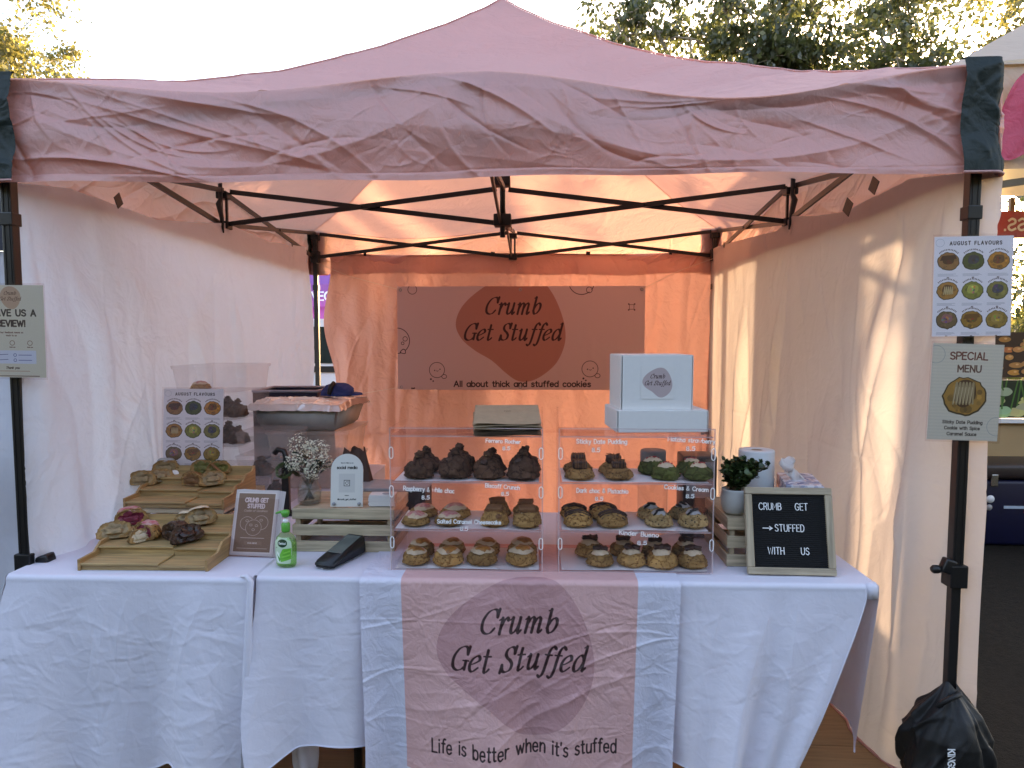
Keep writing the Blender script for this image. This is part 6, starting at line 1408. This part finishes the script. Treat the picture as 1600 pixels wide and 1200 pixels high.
link('rim', tube_me([(-.17, -.146, .445), (.17, -.146, .445), (.17, .146, .445), (-.17, .146, .445)], .008, 6, closed=True), pmat('pale_lilac_rim', (.45, .42, .52), .5), cp2)
# dark pump stand and brown paper bags behind the flowers
t_ = thing('black_hook_stand', 'matt black hooked stand between the small tubs and the flowers', 'stand', (P(447, 755, Y=.62).x, .62, TZ+.003))
link('post', box_me(.030, .022, .20, (0, 0, 0), .003), M_black, t_); link('hook', tube_me([(0, 0, .19), (.002, 0, .235), (-.006, 0, .262), (-.03, 0, .268), (-.045, 0, .25)], .012, 10), M_black, t_); link('base', box_me(.08, .07, .008, bev=.002), M_black, t_)
t_ = thing('brown_paper_bag', 'crumpled dark brown bag standing behind the social media sign', 'bag', (-.555, .62, TZ+.002))
A, B = np.meshgrid(np.linspace(0, 2*math.pi, 60), np.linspace(0, 1, 30)); rr_ = (.062+.012*np.sin(A*3+B*4)+.006*np.sin(A*9))*(1-.35*B**2)
link('sack', grid_me(np.stack([rr_*np.cos(A), rr_*np.sin(A)*.7, B*.27+.012*np.sin(A*4)*B], -1)), pmat('brown_fabric', (.075, .038, .028), .85, bump=.4, bscale=60), t_)
t_ = thing('storage_box', 'low black box with pale lid edge behind the left crate', 'box', (-.40, .56, TZ+.002)); link('body', box_me(.30, .16, .13, bev=.004), pmat('dark_brown_box', (.03, .018, .016), .6), t_); link('lid', box_me(.31, .17, .012, (0, 0, .131), .003), M_grey, t_)
t_ = thing('glass_jar', 'clear glass jar with grey lid behind the right display case', 'jar', (P(1020, 745, Y=.42).x, .42, TZ+.002))
link('glass', lathe_me([(0, 0), (.05, 0), (.055, .01), (.055, .20), (.045, .235), (.040, .245)], 30), M_glass, t_); link('lid', lathe_me([(0, .245), (.046, .245), (.047, .25), (.047, .305), (.044, .31), (0, .31)], 30), pmat('grey_lid', (.16, .17, .18), .5), t_)
t_ = thing('speaker_box', 'small dark brown box behind the right end of the right display case', 'box', (P(1088, 745, Y=.40).x, .40, TZ+.002)); link('body', box_me(.12, .12, .30, bev=.006), M_dkbrown, t_); link('front_panel', box_me(.10, .003, .13, (0, -.0615, .15)), M_grey, t_)

# ============================================================ SANDBAG, FLOOR ITEMS
sb = thing('sandbag', 'black lumpy nylon weight bag lettered KINGS round the foot of the right pole', 'weight bag', (1.452, -.02, 0))
A, B = np.meshgrid(np.linspace(0, 2*math.pi, 150), np.linspace(0, 1, 90)); rs = random.Random(9)
prof = np.interp(B, [0, .06, .35, .62, .8, .92, 1], [.02, .11, .128, .122, .088, .048, .02]); x_ = A*.13; z_ = B*.40
rel = creases(x_, z_, 60, rs, .010, .14, .010, 1.3, 1.4)+vnoise(np.cos(A)*3, np.sin(A)*3+B*4, 1.4, 4)*.035
rr_ = (prof+rel*np.clip(B*6, 0, 1)*np.clip((1-B)*6, 0, 1))
seam = np.minimum(1, (A/(2*math.pi))*12)*np.minimum(1, (1-A/(2*math.pi))*12); rr_ = prof+(rr_-prof)*seam
M_nylon = pmat('black_nylon', (.006, .006, .0065), .62, amt=.2, bump=.25, bscale=25, bdist=.01)
link('sack', grid_me(np.stack([rr_*np.cos(A), rr_*np.sin(A)*.85, .02+z_+.012*np.sin(A*2)*B], -1)), M_nylon, sb)
_w = (np.abs(A-1.5*math.pi+.38) < .35) & (np.abs(B-.52) < .12); _ys = float((rr_*np.sin(A)*.85)[_w].min())
link('strap', tube_me([(-.05, -.02, .34), (-.055, -.05, .38), (-.03, -.06, .405), (.0, -.05, .41), (.02, -.02, .40)], .008, 6), M_nylon, sb)
st, W_ = layout('KINGS', .019, spacing=3.2, wmul=.9); link('lettering', ribbon_me([[(b-.013, -(a-W_/2)) for a, b in t] for t in st], .0042), M_marker, sb, (-.050, _ys-.002, .246), (rad(-3), 0, 0))
cbg = thing('cloth_bundle', 'white bunched cloth bag on the floor under the left end of the right table', 'cloth bag', (-.575, .02, .022))
A, B = np.meshgrid(np.linspace(0, 2*math.pi, 60), np.linspace(0, 1, 30)); rr_ = (.075+.012*np.sin(A*4+B*3))*np.sin(np.clip(B*2.6+.35, 0, 3.0))**.5
link('sack', grid_me(np.stack([rr_*np.cos(A)*.5, rr_*np.sin(A)*.6, B*.25], -1)), M_cloth, cbg)
t_ = thing('cardboard_carton', 'brown cardboard carton on the floor beneath the right table', 'box', (-.30, .45, .022)); link('body', box_me(.36, .30, .24, bev=.003), M_kraft, t_); link('tape', box_me(.05, .302, .0015, (0, 0, .240)), M_tan, t_)
